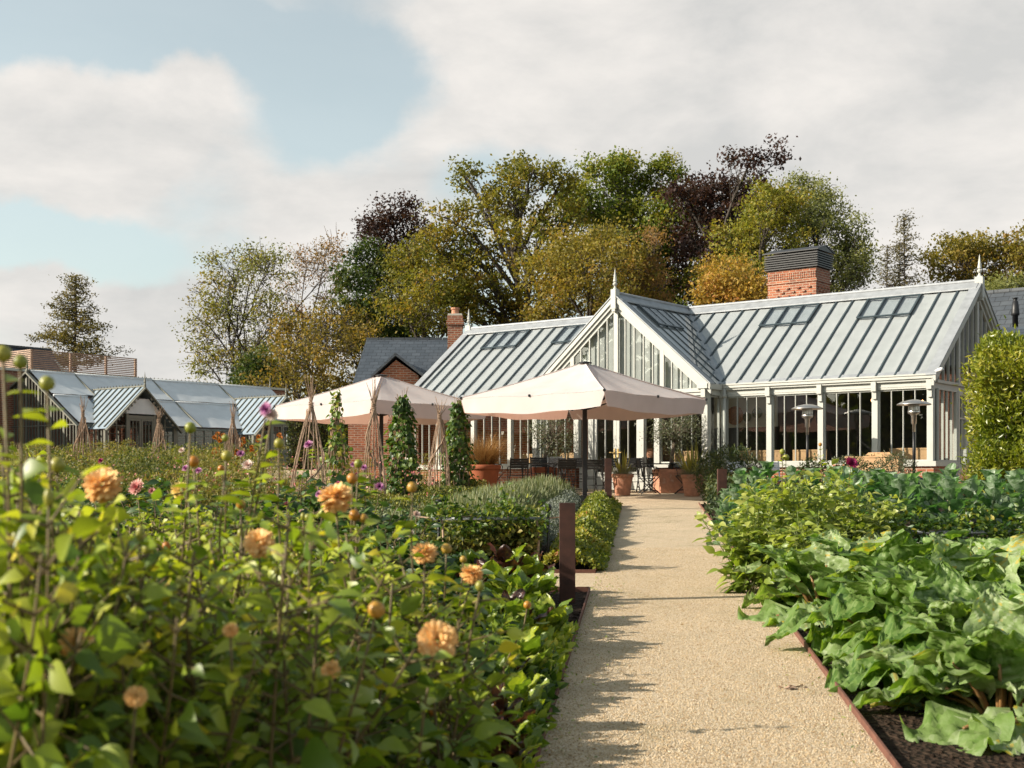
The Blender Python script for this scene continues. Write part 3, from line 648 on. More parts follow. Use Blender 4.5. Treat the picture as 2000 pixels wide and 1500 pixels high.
# timber screen on the flat roof behind the wall
S0 = np.array([(65 - 1000) * 60 / F, 60.0]); SZ = 5.92
fb = thing('flat_roofed_building', 'low brick building with flat roof carrying the timber screen', 'building', (*S0, gz(60)), GA)
lt('wall', lambda b: b.bb(-7, -.15, -.0, 6.2, -.5, SZ - gz(60) - .15), 'brick', fb); lt('roof', lambda b: b.bb(-7.1, -.05, -.1, 6.3, SZ - gz(60) - .15, SZ - gz(60)), 'lead', fb)
scn = thing('timber_screen', 'slatted pale timber screen standing on the flat roof above the greenhouse', 'screen', (*S0, SZ), GA)
for y in (0, 2.05, 4.0, 5.7): lt('post', lambda b: b.bb(-.2, -.1, y - .05, y + .05, 0, 1.86), 'cedar', scn)
for x in (-1.4, -3.0): lt('post', lambda b: b.bb(x - .05, x + .05, .051, .149, 0, 1.86), 'cedar', scn)
lt('slat_panel', lambda b: [b.bb(-.098, -.07, -.05, 5.75, .06 + k * .088, .112 + k * .088) for k in range(21)], 'cedar', scn)
lt('slat_panel', lambda b: [b.bb(-3.05, -.10, -.082, -.055, .06 + k * .088, .112 + k * .088) for k in range(21)], 'cedar', scn)
# slate roofed range far left
def wall_house(name, label, loc, rz, parts):
    h = thing(name, label, 'house', loc, rz)
    for (n, fn, m) in parts: lt(n, fn, m, h)
    return h
hp = W3(157, 681, 66)
wall_house('slate_roofed_house', 'dark slate roofed brick range seen above the timber screen at the far left', (hp[0], hp[1], gz(66)), GA, [
    ('wall', lambda b: b.bb(-5, -.2, -16, -.2, -.5, 4.1), 'brick'),
    ('roof', lambda b: (b.slab([(0, .0, hp[2] - gz(66) - 2.35), (0, -17, hp[2] - gz(66) - 2.35), (-2.6, -17, hp[2] - gz(66)), (-2.6, .0, hp[2] - gz(66))], (-.05, 0, .08)), b.slab([(-5.2, 0, hp[2] - gz(66) - 2.35), (-5.2, -17, hp[2] - gz(66) - 2.35), (-2.66, -17, hp[2] - gz(66)), (-2.66, 0, hp[2] - gz(66))], (.05, 0, .08))), 'slate'),
    ('ridge', lambda b: [b.bb(-2.72, -2.54, -17 + k * .5, -17 + k * .5 + .47, hp[2] - gz(66) + .05, hp[2] - gz(66) + .16) for k in range(34)], 'slateold'),
    ('gable_wall', lambda b: b.slab([(-.2, -.19, 4.1), (-5, -.19, 4.1), (-2.6, -.19, hp[2] - gz(66) - .1)], (0, .1, 0)), 'cream'),
    ('chimney', lambda b: (b.bb(-2.9, -2.3, -9.6, -9.0, hp[2] - gz(66) - .3, hp[2] - gz(66) + 1.0)), 'brick')])
# middle house (ridge square to the view)
RY = 46.0; rx0, rx1 = (716 - 1000) * RY / F, (905 - 1000) * RY / F
rz_ = EYE + (YH - 667) * RY / F; ez = EYE + (YH - 752) * (RY - 4) / F; g46 = gz(RY)
def house_roof(b):
    b.slab([(rx0, RY, rz_), (rx1 + 2.5, RY, rz_), (rx1 + 2.5, RY - 4, ez), (rx0, RY - 4, ez)], (0, -.03, .07)); b.slab([(rx0, RY + .02, rz_), (rx1 + 2.5, RY + .02, rz_), (rx1 + 2.5, RY + 4, ez), (rx0, RY + 4, ez)], (0, .03, .07))
ax, ay, az = (773 - 1000) * 41.4 / F, 41.4, EYE + (YH - 695) * 41.4 / F
bxl, bxr, bz = (731 - 1000) * 41.4 / F, (824 - 1000) * 41.4 / F, EYE + (YH - 733) * 41.4 / F
h = wall_house('brick_house', 'red brick house with slate roof, small gable and chimney behind the left parasol', (0, 0, 0), 0, [
    ('wall', lambda b: (b.bb(rx0 - .2, rx1 + 2.3, RY - 3.6, RY + 3.6, g46 - .6, ez), b.bb(bxl + .12, bxr - .12, 41.5, RY - 3.61, g46 - .6, bz), b.slab([(bxl + .12, 41.5, bz), (bxr - .12, 41.5, bz), (ax, 41.5, az - .12)], (0, 1.2, 0))), 'brick'),
    ('roof', house_roof, 'slate'),
    ('ridge', lambda b: [b.bb(rx0 + k * .45, rx0 + k * .45 + .43, RY - .09, RY + .11, rz_ + .03, rz_ + .13) for k in range(13)], 'slateold'),
    ('gable_roof', lambda b: (b.slab([(ax, 41.3, az), (bxl - .1, 41.3, bz - .1), (bxl - .1, 44.5, bz - .1), (ax, 44.5, az)], (0, 0, .10)), b.slab([(ax, 41.3, az), (bxr + .1, 41.3, bz - .1), (bxr + .1, 44.5, bz - .1), (ax, 44.5, az)], (0, 0, .10))), 'slate')])
cx_ = (889 - 1000) * 44 / F; cz_ = EYE + (YH - 617) * 44 / F
ch = lt('chimney', lambda b: (b.bb(cx_ - .25, cx_ + .25, 43.8, 44.3, 4.5, cz_ - .32), b.bb(cx_ - .29, cx_ + .29, 43.76, 44.34, cz_ - .32, cz_ - .18), b.bb(cx_ - .26, cx_ + .26, 43.79, 44.31, cz_ - .18, cz_)), 'brick', h)
lt('flaunching', lambda b: b.bb(cx_ - .24, cx_ + .24, 43.81, 44.29, cz_, cz_ + .06), 'cream', ch)
lt('chimney_pot', lambda b: b.lathe([(.13, cz_ + .06), (.12, cz_ + .2), (.15, cz_ + .22), (.15, cz_ + .28), (.11, cz_ + .28)], 12, (cx_, 44.05, 0)), 'terracotta', ch)
# kitchen block with big chimney behind the right wing
kb = thing('brick_building', 'brick building behind the right wing with a broad black louvred chimney', 'building', (*loc2w(5.0, 7.1)[:2], GZ), GA)
K0 = np.array([5.0, 7.1])
cw = W3(1594, 500, 39.5); lc = np.array([[cos(GA), sin(GA)], [-sin(GA), cos(GA)]]) @ (cw[:2] - kb.location.xy)   # near corner of the chimney
lx, ly = lc
zt = EYE + (YH - 521) * 39.5 / F - GZ
lt('wall', lambda b: b.bb(-4.5, 3.0, .0, 7, -.6, 3.2), 'brick', kb); lt('roof', lambda b: b.slab([(-4.7, -.02, 3.2), (3.2, -.02, 3.2), (3.2, 3.5, 4.7), (-4.7, 3.5, 4.7)], (0, 0, .1)), 'slate', kb)
def chim(b):
    b.bb(lx - 1.62, lx, ly, ly + 1.0, 3.0, zt - .42); b.bb(lx - 1.65, lx + .03, ly - .03, ly + 1.03, zt - .42, zt - .36); b.bb(lx - 1.62, lx, ly, ly + 1.0, zt - .36, zt)
    for r in range(7):
        for k in range(7):
            if (r + k) % 2 == 0: b.bb(lx - 1.35 + k * .18, lx - 1.25 + k * .18, ly - .05, ly - .001, zt - 1.30 + r * .115, zt - 1.25 + r * .115); b.bb(lx + .001, lx + .05, ly + .12 + k * .11, ly + .2 + k * .11, zt - 1.30 + r * .115, zt - 1.25 + r * .115)
    for k in range(22): b.bb(lx - 1.60 + k * .073, lx - 1.545 + k * .073, ly - .02, ly - .001, zt - .30, zt - .10)
ck = lt('chimney', chim, 'brick', kb)
def louv(b):
    b.bb(lx - 1.60, lx - .02, ly + .02, ly + .98, zt, zt + .50)
    for k in range(7): b.slab([(lx - 1.70, ly - .08, zt + .02 + k * .07), (lx + .08, ly - .08, zt + .02 + k * .07), (lx + .08, ly + 1.08, zt + .02 + k * .07), (lx - 1.70, ly + 1.08, zt + .02 + k * .07)], (0, 0, .035))
    b.slab([(lx - 1.75, ly - .12, zt + .52), (lx + .12, ly - .12, zt + .52), (lx + .12, ly + .5, zt + .70), (lx - 1.75, ly + .5, zt + .70)], (0, 0, .03)); b.slab([(lx - 1.75, ly + 1.12, zt + .52), (lx + .12, ly + 1.12, zt + .52), (lx + .12, ly + .502, zt + .70), (lx - 1.75, ly + .502, zt + .70)], (0, 0, .03))
    b.slab([(lx + .10, ly - .1, zt + .52), (lx + .10, ly + 1.1, zt + .52), (lx + .10, ly + .5, zt + .69)], (-.05, 0, 0))
lt('louvred_cap', louv, 'black', ck)
pw = W3(1328, 604, 41)
b = MB(); b.lathe([(.13, -1.6), (.12, -.18), (.15, -.14), (.15, -.02), (.11, 0), (.11, .06)], 12); tag(b.build('chimney_pot', M['terracotta'], None, True, (pw[0], pw[1], pw[2])), 'small red clay chimney pot just showing over the valley of the glasshouse roof', 'chimney pot')
# far right slate roof with flue
r0 = W3(1925, 577, 41.5)
rh = thing('slate_roofed_house', 'slate roofed building behind the right end of the glasshouse with black flue', 'house', (r0[0], r0[1], gz(41)), GA)
rz2 = r0[2] - gz(41)
lt('roof', lambda b: (b.slab([(-1.2, 0, rz2), (9, 0, rz2), (9, -3.0, rz2 - 2.5), (-1.2, -3.0, rz2 - 2.5)], (0, -.04, .06)), b.slab([(-1.2, .05, rz2), (9, .05, rz2), (9, 3.0, rz2 - 2.5), (-1.2, 3.0, rz2 - 2.5)], (0, .04, .06))), 'slateold', rh)
lt('ridge', lambda b: [b.bb(-1.2 + k * .5, -.72 + k * .5, -.1, .13, rz2 + .03, rz2 + .14) for k in range(20)], 'slateold', rh)
lt('wall', lambda b: b.bb(-.9, 9, -2.7, 2.7, -.6, rz2 - 2.4), 'brick', rh)
fp = W3(1983, 670, 38.9); fl = np.array([[cos(GA), sin(GA)], [-sin(GA), cos(GA)]]) @ (fp[:2] - np.array(rh.location.xy)); fz = fp[2] - gz(41)
lt('flue', lambda b: (b.lathe([(.085, fz - .3), (.085, fz + .82), (.12, fz + .83), (.12, fz + .9), (.11, fz + 1.0), (.085, fz + 1.25), (.06, fz + 1.26), (.06, fz + 1.33), (.09, fz + 1.34), (.09, fz + 1.36)], 14, (fl[0], fl[1], 0))), 'black', rh, True)

b = MB(); b.tube([(0, 0, 0), (.14, -.10, .03), (.20, -.15, .03)], [.035, .045, .04], 10); b.bar((0, 0, 0), (0, .06, -.10), .03, .03); o = b.build('security_camera', M['whitewood'], None, True, loc2w(XR + .04, PR + .05, ZG + .06)); o.rotation_euler = (0, 0, GA); tag(o, 'small white security camera on the gutter end at the right corner', 'camera')
# ------------------------------------------------------------------ parasols
def parasol(label, px, d, apex_y, rim_z, phi):
    base = P(px, d); o = thing('parasol', label, 'parasol', base, rad(phi), 'big square canvas parasols on the terrace')
    za = EYE + (YH - apex_y) * d / F - base[2]; zr = rim_z - base[2]; r = 2.85
    n = 14; V = []; Fc = []; b = MB()
    for q in range(4):
        a0, a1 = -pi / 2 + q * pi / 2, -pi / 2 + (q + 1) * pi / 2
        c0 = np.array([cos(a0), sin(a0)]) * r; c1 = np.array([cos(a1), sin(a1)]) * r
        V = []
        for i in range(n + 1):
            t = i / n
            for j in range(n + 1):
                e = c0 + (c1 - c0) * j / n; ss = j / n
                sag = -.03 * sin(pi * t) * (1 - abs(2 * ss - 1) ** 2) - .03 * sin(pi * t) + (.035 * sin(pi * ss) ** 2) * t * -1 + .012 * sin(ss * 17 + q) * t
                z = za - .03 + (zr - za + .03) * t + sag
                V.append((e[0] * (t * .97 + .03), e[1] * (t * .97 + .03), z))
        i = np.arange(n)[:, None] * (n + 1); j = np.arange(n)[None]
        b.add(V, np.stack([i + j, i + n + 1 + j, i + n + 2 + j, i + 1 + j], -1).reshape(-1, 4))
    cpy = b.build('canopy', M['canopy'], o, False)
    for q in range(4):
        a0, a1 = -pi / 2 + q * pi / 2, -pi / 2 + (q + 1) * pi / 2
        c0 = np.array([cos(a0), sin(a0)]) * r; c1 = np.array([cos(a1), sin(a1)]) * r; V = []; m = 40
        for k in range(m + 1):
            ss = k / m; e = c0 + (c1 - c0) * ss; nrm_ = (c0 + c1) / np.linalg.norm(c0 + c1)
            ztop = zr - .035 * sin(pi * ss) ** 2 + .012 * sin(ss * 17 + q) - .004
            drop = .33 * min(1, .25 + (min(ss, 1 - ss) / .025)) + .05 * sin(pi * ss)
            for l in range(4):
                f = l / 3; wob = .012 * sin(ss * 11 + q * 2) * f
                p = e + nrm_ * (wob + .004)
                V.append((p[0], p[1], ztop - drop * f))
        i = np.arange(m)[:, None] * 4; j = np.arange(3)[None]
        v = MB(); v.add(V, np.stack([i + j, i + 4 + j, i + 5 + j, i + 1 + j], -1).reshape(-1, 4)); v.build('valance', M['canopy'], cpy, True)
    for q in range(4):
        a = -pi / 2 + q * pi / 2; b = MB(); tt = np.linspace(.04, 1, 14); b.tube(np.stack([r * cos(a) * (tt * .97 + .03), r * sin(a) * (tt * .97 + .03), za - .022 + (zr - za + .03) * tt - .03 * np.sin(pi * tt) + .012 * sin(q) * tt], 1), .012, 5); b.build('seam', M['canopy'], cpy)
        for e in (0.0, .5):
            c0 = np.array([cos(a), sin(a)]) * r; c1 = np.array([cos(a + pi / 2), sin(a + pi / 2)]) * r; w3 = (c0 + (c1 - c0) * e) * 1.006; b = MB(); b.lathe([(0, -.035), (.03, -.02), (.03, .02), (0, .035)], 8, (w3[0], w3[1], zr - (.0 if e == 0 else .03))); b.build('eyelet', M['black'], cpy)
    b = MB(); b.lathe([(.17, 0), (.17, .02), (.02, .05)], 16, (0, 0, za - .02)); b.build('cap', M['black'], o)
    b = MB(); b.bb(-.05, .05, -.05, .05, 0, za - .05); b.build('pole', M['black'], o)
    b = MB(); b.bb(-.45, .45, -.45, .45, -.02, .09); b.build('base', M['black'], o)
    for q in range(8):
        a = q * pi / 4 - pi / 2; rr = r if q % 2 == 0 else r / math.sqrt(2)
        b = MB(); zz = zr if q % 2 == 0 else zr - .03
        b.bar((.05 * cos(a), .05 * sin(a), za - .24), (rr * .97 * cos(a), rr * .97 * sin(a), zz - .12), .03, .045); b.bar((.06 * cos(a), .06 * sin(a), zr - .25), (rr * .52 * cos(a), rr * .52 * sin(a), (za + zr) / 2 - .22), .025, .03); b.build('rib', M['black'], o)
    return o, za, zr
u1, za1, zr1 = parasol('nearer cream parasol whose pole stands at the end of the path', 1142, 30.0, 708, 3.60, 5)
b = MB(); b.tube([(-.62, -.45, zr1 - .12), (-.30, -.30, zr1 - .22)], .085, 12); b.tube([(-.63, -.455, zr1 - .117), (-.622, -.451, zr1 - .12)], .095, 12); b.bar((-.45, -.37, zr1 - .1), (-.45, -.37, zr1 + .12), .03, .03); b.build('heater_lamp', M['black'], u1, True)
u2, za2, zr2 = parasol('further cream parasol on the left, behind the bean wigwams', 745, 34.8, 733, 3.70, 1)

# ------------------------------------------------------------------ chairs and tables
def make_chair(name, label, wood):
    o = thing(name, label, 'chair')
    b = MB(); [b.bb(-.21, .21, -.19 + k * .066, -.135 + k * .066, .445, .463) for k in range(6)]; b.build('seat', wood, o)
    b = MB(); R = np.array([[1, 0, 0], [0, cos(-.17), -sin(-.17)], [0, sin(-.17), cos(-.17)]])
    q = MB(); [q.bb(-.205, .205, -.01, .008, .19 + k * .062, .245 + k * .062) for k in range(4)]; q.bb(-.235, -.208, -.014, .014, -.02, .455); q.bb(.208, .235, -.014, .014, -.02, .455)
    q.xf(R, (0, .20, .45)); q.build('backrest', wood, o)
    for s in (-1, 1):
        b = MB(); x = s * .225
        b.tube([(x, -.22, .44), (x, -.05, .26), (x, .24, .0)], .012, 6); b.tube([(x, .22, .47), (x, .03, .25), (x, -.25, .0)], .012, 6)
        b.tube([(x, -.25, .0), (x, -.17, .085), (x, 0, .115), (x, .16, .085), (x, .24, 0)], .012, 6); b.build('leg_frame', M['black'], o, True)
        b = MB(); b.tube([(x, .24, .66), (x, .05, .69), (x, -.16, .67), (x, -.20, .60), (x, -.17, .46)], .012, 6); b.build('armrest', M['black'], o, True)
    b = MB(); b.tube([(-.22, .0, .255), (.22, .0, .255)], .009, 6); b.tube([(-.22, .2, .05), (.22, .2, .05)], .009, 6); b.build('stretcher', M['black'], o, True)
    return o
chair0 = make_chair('folding_chair', 'x', M['blackwood']); wchair0 = make_chair('folding_chair', 'x', M['whitewood'])
uv = lambda a: GA + a
def place(o0, first, px, d, rz, label, group):
    p = P(px, d)
    if first: o0.location = tuple(p); o0.rotation_euler = (0, 0, rz); o0['label'] = label; o0['group'] = group; return o0
    return dup(o0, p, rz, label, group=group)
G1 = 'black folding chairs at the terrace tables'
for k, (px, d, rz, lab) in enumerate([
    (1011, 32.6, pi + .15, 'black folding chair seen from behind, nearest to the big terracotta pot of bronze grass'),
    (1058, 34.0, 0.3, 'black folding chair across the table from the one beside the bronze grass pot'),
    (1103, 32.0, pi + .2, 'black folding chair seen from behind just left of the parasol pole'),
    (1160, 31.6, pi - .1, 'black folding chair seen from behind just right of the parasol pole'),
    (1128, 33.6, 0.1, 'black folding chair behind the parasol pole, facing the path'),
    (1085, 33.6, -.2, 'black folding chair at the far side of the left table'),
    (1196, 33.2, .2, 'black folding chair half hidden behind the second rusty post'),
    (1241, 33.5, 0.0, 'black folding chair behind the left phormium pot'),
    (1267, 32.3, pi / 2 + .1, 'black folding chair seen side on between the two phormium pots'),
    (1335, 32.4, -pi / 2, 'black folding chair at the right end of the table, tucked behind the right phormium pot'),
    (1283, 33.9, .1, 'black folding chair on the far side of the right table')]):
    place(chair0, k == 0, px, d, rz, lab, G1)
for k, (px, d, rz, lab) in enumerate([(962, 34.6, pi / 2 + .4, 'white backed folding chair right beside the big terracotta pot'), (1086, 34.9, .2, 'white backed folding chair by the wall behind the left table'),
                                       (1448, 30.0, .3, 'white backed folding chair left of the cabbages under the right wing'), (1512, 29.6, .2, 'white backed folding chair under the second window of the right wing')]):
    place(wchair0, k == 0, px, d, rz, lab, 'white folding chairs near the glasshouse wall')
def make_table(label, px, d, rz, L, first=None):
    o = thing('folding_table', label, 'table', P(px, d), rz, 'black folding tables on the terrace')
    b = MB(); [b.bb(-L / 2, L / 2, -.35 + k * .102, -.26 + k * .102, .725, .748) for k in range(7)]; b.bb(-L / 2 + .1, -L / 2 + .14, -.33, .33, .70, .724); b.bb(L / 2 - .14, L / 2 - .1, -.33, .33, .70, .724); b.build('tabletop', M['blackwood'], o)
    for s in (-1, 1):
        b = MB(); x = s * (L / 2 - .16)
        b.tube([(x, -.30, .70), (x, .32, 0)], .014, 6); b.tube([(x, .30, .70), (x, -.32, 0)], .014, 6); b.tube([(x, -.32, 0), (x, -.2, .12), (x, 0, .16), (x, .2, .12), (x, .32, 0)], .014, 6); b.build('leg_frame', M['black'], o, True)
    b = MB(); b.tube([(-L / 2 + .16, 0, .36), (L / 2 - .16, 0, .36)], .012, 6); b.build('stretcher', M['black'], o, True)
make_table('black slatted folding table at the left, under the olive tree', 1052, 33.2, .05, 1.15)
make_table('black slatted folding table around the parasol pole, middle one', 1130, 32.8, .05, 1.2)
make_table('black slatted folding table at the right, between the phormium pots', 1278, 33.0, .05, 1.15)

# ------------------------------------------------------------------ patio heaters, rusty posts
def heater(label, px, d, topy):
    p = P(px, d); H = EYE + (YH - topy) * d / F - p[2]; o = thing('patio_heater', label, 'patio heater', p, 0, 'patio heaters under the right wing')
    b = MB(); b.lathe([(.23, 0), (.23, .48), (.20, .55), (.12, .58), (.035, .60)], 24); b.build('base', M['black'], o, True)
    b = MB(); b.lathe([(.033, .6), (.033, H - .62)], 14); b.build('pole', M['black'], o, True)
    b = MB(); b.lathe([(.034, H - .72), (.034, H - .55), (.06, H - .54), (.06, H - .36), (.085, H - .33), (.13, H - .31), (.13, H - .26), (.12, H - .25)], 20); b.build('burner', M['steel'], o, True)
    b = MB(); [b.tube([(.115 * cos(a), .115 * sin(a), H - .25), (.115 * cos(a), .115 * sin(a), H - .06)], .006, 4) for a in np.arange(0, 2 * pi, .35)]; b.lathe([(.09, H - .25), (.09, H - .07)], 16); b.build('emitter', M['steel'], o)
    b = MB(); b.lathe([(.0, H), (.1, H - .012), (.25, H - .05), (.36, H - .10), (.375, H - .125), (.36, H - .118), (.25, H - .068), (.1, H - .03), (0, H - .02)], 32, cap=False); b.build('reflector', M['steel'], o, True)
heater('steel topped patio heater in front of the second post of the right wing', 1577, 30.3, 789)
heater('steel topped patio heater in front of the last window by the corner post', 1785, 28.6, 780)
def post(label, px, d, topy, wd, w2):
    p = P(px, d); H = EYE + (YH - topy) * d / F - p[2]
    b = MB(); b.bb(-wd / 2, wd / 2, -w2 / 2, w2 / 2, -.1, H - .004); b.bb(-wd / 2 + .003, wd / 2 - .003, -w2 / 2 + .003, w2 / 2 - .003, H - .004, H)
    tag(b.build('rusty_post', M['rust'], None, False, p), label, 'post', 'rusty steel posts beside the path')
post('tall rusty steel post nearest the camera, left of the path', 1108, 12.5, 982, .15, .10)
post('rusty steel post at the far left end of the path beside the terracotta pot', 1188, 26.2, 895, .135, .10)
post('rusty steel post at the far right end of the path by the dark shrub', 1410, 25.0, 916, .17, .12)
post('short rusty steel post almost buried in the rhubarb on the right', 1966, 10.2, 1150, .12, .10)

# ------------------------------------------------------------------ foliage tools
LEAFP = np.array([.0, .62, 1.0, .88, .52, .0])
def leaves(mb, pos, dr, up, L, Wd, bend=.2, fold=.25, prof=LEAFP, mi=0, rnd=None, rng=RNG):
    N = len(pos); ns = len(prof); t = np.linspace(0, 1, ns)
    dr = nrm(dr); sd = nrm(np.cross(dr, up)); up = np.cross(sd, dr)
    L = np.broadcast_to(L, (N,)); Wd = np.broadcast_to(Wd, (N,)); bend = np.broadcast_to(bend, (N,))
    c = pos[:, None] + dr[:, None] * (L[:, None, None] * t[None, :, None]) - up[:, None] * ((L * bend)[:, None, None] * (t ** 2)[None, :, None])
    hw = Wd[:, None] * prof[None] / 2
    l = c - sd[:, None] * hw[..., None] + up[:, None] * (hw * fold)[..., None]; r = c + sd[:, None] * hw[..., None] + up[:, None] * (hw * fold)[..., None]
    v = np.stack([l, c, r], 2).reshape(N, ns * 3, 3)
    q = []
    for s in range(ns - 1):
        a = s * 3; q += [[a, a + 1, a + 4, a + 3], [a + 1, a + 2, a + 5, a + 4]]
    q = np.array(q); f = (np.arange(N)[:, None, None] * (ns * 3) + q[None]).reshape(-1, 4)
    if rnd is None: rnd = rng.random(N)
    return mb.add(v.reshape(-1, 3), f, mi, np.repeat(rnd, len(q)))
def rdir(n, rng, zmin=-1.0):
    v = nrm(rng.normal(size=(n, 3))); v[:, 2] = np.maximum(v[:, 2], zmin); return nrm(v)
def quads(mb, pos, size, rng, rnd, mi=0, asp=.6):
    N = len(pos); a = rdir(N, rng); b = nrm(np.cross(a, rdir(N, rng))); s = np.broadcast_to(size, (N,))[:, None]
    v = np.stack([pos - a * s, pos - b * s * asp, pos + a * s, pos + b * s * asp], 1)
    return mb.add(v.reshape(-1, 3), np.arange(N * 4).reshape(N, 4), mi, rnd)
def clumps(cs, n, sp, rng):
    N = len(cs); p = np.repeat(cs, n, 0) + rng.normal(size=(N * n, 3)) * sp
    return p, np.repeat(np.arange(N), n)
def inball(n, rng, shell=.0):
    v = nrm(rng.normal(size=(n, 3))); r = rng.random(n) ** (1 / 3); return v * (shell + (1 - shell) * r)[:, None]
S3 = np.array([0., .9, 1., .0]); S4 = np.array([.05, .8, 1., .65, .0])

# ------------------------------------------------------------------ trees
PAL = dict(
    oak=[(.055, .066, .010), (.115, .115, .016), (.175, .150, .022), (.22, .135, .022)], green=[(.035, .062, .010), (.080, .115, .016), (.145, .165, .022), (.20, .165, .025)],
    copper=[(.016, .009, .009), (.030, .014, .013), (.048, .022, .017), (.030, .020, .013)], gold=[(.085, .082, .016), (.145, .125, .022), (.20, .155, .030), (.22, .12, .024)],
    yellow=[(.080, .095, .014), (.15, .16, .022), (.215, .205, .034), (.21, .145, .025)], willow=[(.075, .090, .028), (.125, .14, .046), (.18, .19, .064), (.16, .155, .045)],
    orange=[(.16, .13, .03), (.26, .18, .035), (.33, .21, .045), (.28, .12, .03)], dark=[(.018, .034, .012), (.035, .060, .016), (.06, .085, .02), (.09, .09, .02)],
    sparse=[(.075, .090, .020), (.14, .15, .035), (.185, .17, .042), (.20, .14, .03)], thicket=[(.07, .066, .018), (.12, .100, .024), (.18, .135, .030), (.24, .15, .032)], bronze=[(0.1160, 0.0870, 0.0290), (0.1885, 0.1087, 0.0319), (0.2465, 0.1232, 0.0319), (0.1305, 0.1015, 0.0290)],
    conifer=[(0.0508, 0.0551, 0.0174), (0.0870, 0.0798, 0.0232), (0.1232, 0.0943, 0.0290), (0.0725, 0.0653, 0.0232)], larch=[(0.0725, 0.0725, 0.0406), (0.1015, 0.0899, 0.0435), (0.1305, 0.1087, 0.0508), (0.0725, 0.0653, 0.0290)], leafbrown=[(0.1305, 0.0798, 0.0290), (0.2030, 0.1160, 0.0435), (0.2465, 0.1450, 0.0580), (0.1160, 0.0870, 0.0290)])
TM = {k: leafmat('leaf_' + k, [tuple(min(.5, x * 1.22) for x in c) for c in v], .42, .6, .25, tint=(1.35, 1.3, .6)) for k, v in PAL.items()}
def tree(name, label, cat, px, d, blobs, pal, seed, dens=1.0, leaf=.17, twig=1.0, bark='bark', trunk=.35, group='trees behind the buildings', base_px=None, fork=.35, stems=1):
    rng = np.random.default_rng(seed); s = d / F
    B = np.array([W3(b[0], b[1], d) for b in blobs]); R = np.array([[b[2] * s, min(b[2], b[3] * 1.3) * s * 1.1, b[3] * s] for b in blobs])
    B[:, 1] += rng.normal(size=len(B)) * 1.4
    base = P(px, d); o = thing(name, label, cat, base, 0, group)
    top = B[:, 2].max()
    br = MB(); lf = MB(); C = []
    for st in range(stems):
        off = np.array([rng.normal() * .9, rng.normal() * .5, 0]) * (stems > 1)
        cx = B[:, 0].mean() * .4 + base[0] * .6
        h = np.linspace(0, 1, 7); zt = base[2] + (top - base[2]) * .76
        pts = np.stack([base[0] + off[0] + (cx - base[0] + off[0] * 1.5) * h ** 1.5 + np.cumsum(rng.normal(size=7)) * .10, np.full(7, d) + off[1] + rng.normal(size=7) * .1, base[2] - .2 + (zt - base[2]) * h], 1)
        br.tube(pts - base, trunk * (1 - h * .86) * (1 if stems == 1 else .6), 8)
        mine = range(st, len(B), stems)
        for i in mine:
            t = min(.9, max(fork, (B[i, 2] - base[2]) / (zt - base[2]) - .28 - rng.random() * .12)); k = t * 6; a = int(k); p0 = pts[a] + (pts[min(a + 1, 6)] - pts[a]) * (k - a)
            q = np.linspace(0, 1, 6)[:, None]; mid = np.array([0, 0, .14 * np.linalg.norm(B[i] - p0)])
            lim = p0 + (B[i] - p0) * q + mid * (q * (1 - q) * 2) + np.cumsum(rng.normal(size=(6, 3)), 0) * .10 * (q > 0)
            r0 = trunk * .46 * (1 - t * .45); br.tube(lim - base, np.linspace(r0, r0 * .35, 6), 6)
            n = int(max(5, 22 * dens * (R[i].prod() ** .5) * .75))
            cc = B[i] + inball(n, rng, .45) * R[i]; nx_ = max(2, n // 5); cc = np.concatenate([cc, B[i] + nrm(rng.normal(size=(nx_, 3)) + np.array([0, 0, .5])) * R[i] * (1.05 + .4 * rng.random((nx_, 1)))]); C.append(cc)
            for c in cc[: int(n * twig)]:
                w_ = rng.random() * .6 + .4; j = w_ * 5; a = int(min(j, 4)); s0 = lim[a] + (lim[a + 1] - lim[a]) * (j - a)
                e = c + rng.normal(size=3) * .25; m_ = (s0 + e) / 2 + rng.normal(size=3) * .18
                br.tube([s0 - base, m_ - base, e - base], [r0 * .26, r0 * .17, .012], 4, cap=False)
                for _ in range(3):
                    m2 = m_ + (e - m_) * rng.random(); e2 = m2 + rng.normal(size=3) * (.5 if dens < .6 else .3) + np.array([0, 0, .1]); br.tube([m2 - base, (m2 + e2) / 2 - base + rng.normal(size=3) * .07, e2 - base], [.026, .018, .009], 3, cap=False)
    C = np.concatenate(C); p, ci = clumps(C, int(74 * min(1.2, dens ** .5)), np.array([.36, .36, .24]), rng)
    hue = rng.random(len(C)); quads(lf, p - base, leaf * .60 * (.5 + .9 * rng.random(len(p))), rng, np.clip(hue[ci] * .75 + rng.random(len(p)) * .4 - .08, 0, 1))
    br.build('trunk', M[bark], o, True); lf.build('crown', TM[pal], o); return o
TG = 'trees behind the buildings'
tree('oak_tree', 'tall oak with open twisting branches and olive yellow leaves, centre of the skyline', 'tree', 1035, 75, [(905, 345, 30, 22), (935, 400, 50, 30), (1005, 322, 42, 24), (1050, 345, 40, 24), (1095, 350, 36, 20), (1000, 395, 55, 40), (870, 425, 50, 28), (1090, 425, 60, 36), (930, 490, 75, 40), (1030, 490, 70, 45), (870, 515, 55, 36), (840, 470, 30, 24), (1100, 530, 50, 45), (960, 570, 85, 45), (880, 590, 60, 40), (1010, 610, 70, 40)], 'oak', 11, .72, .18, 1.0, trunk=.55, fork=.4)
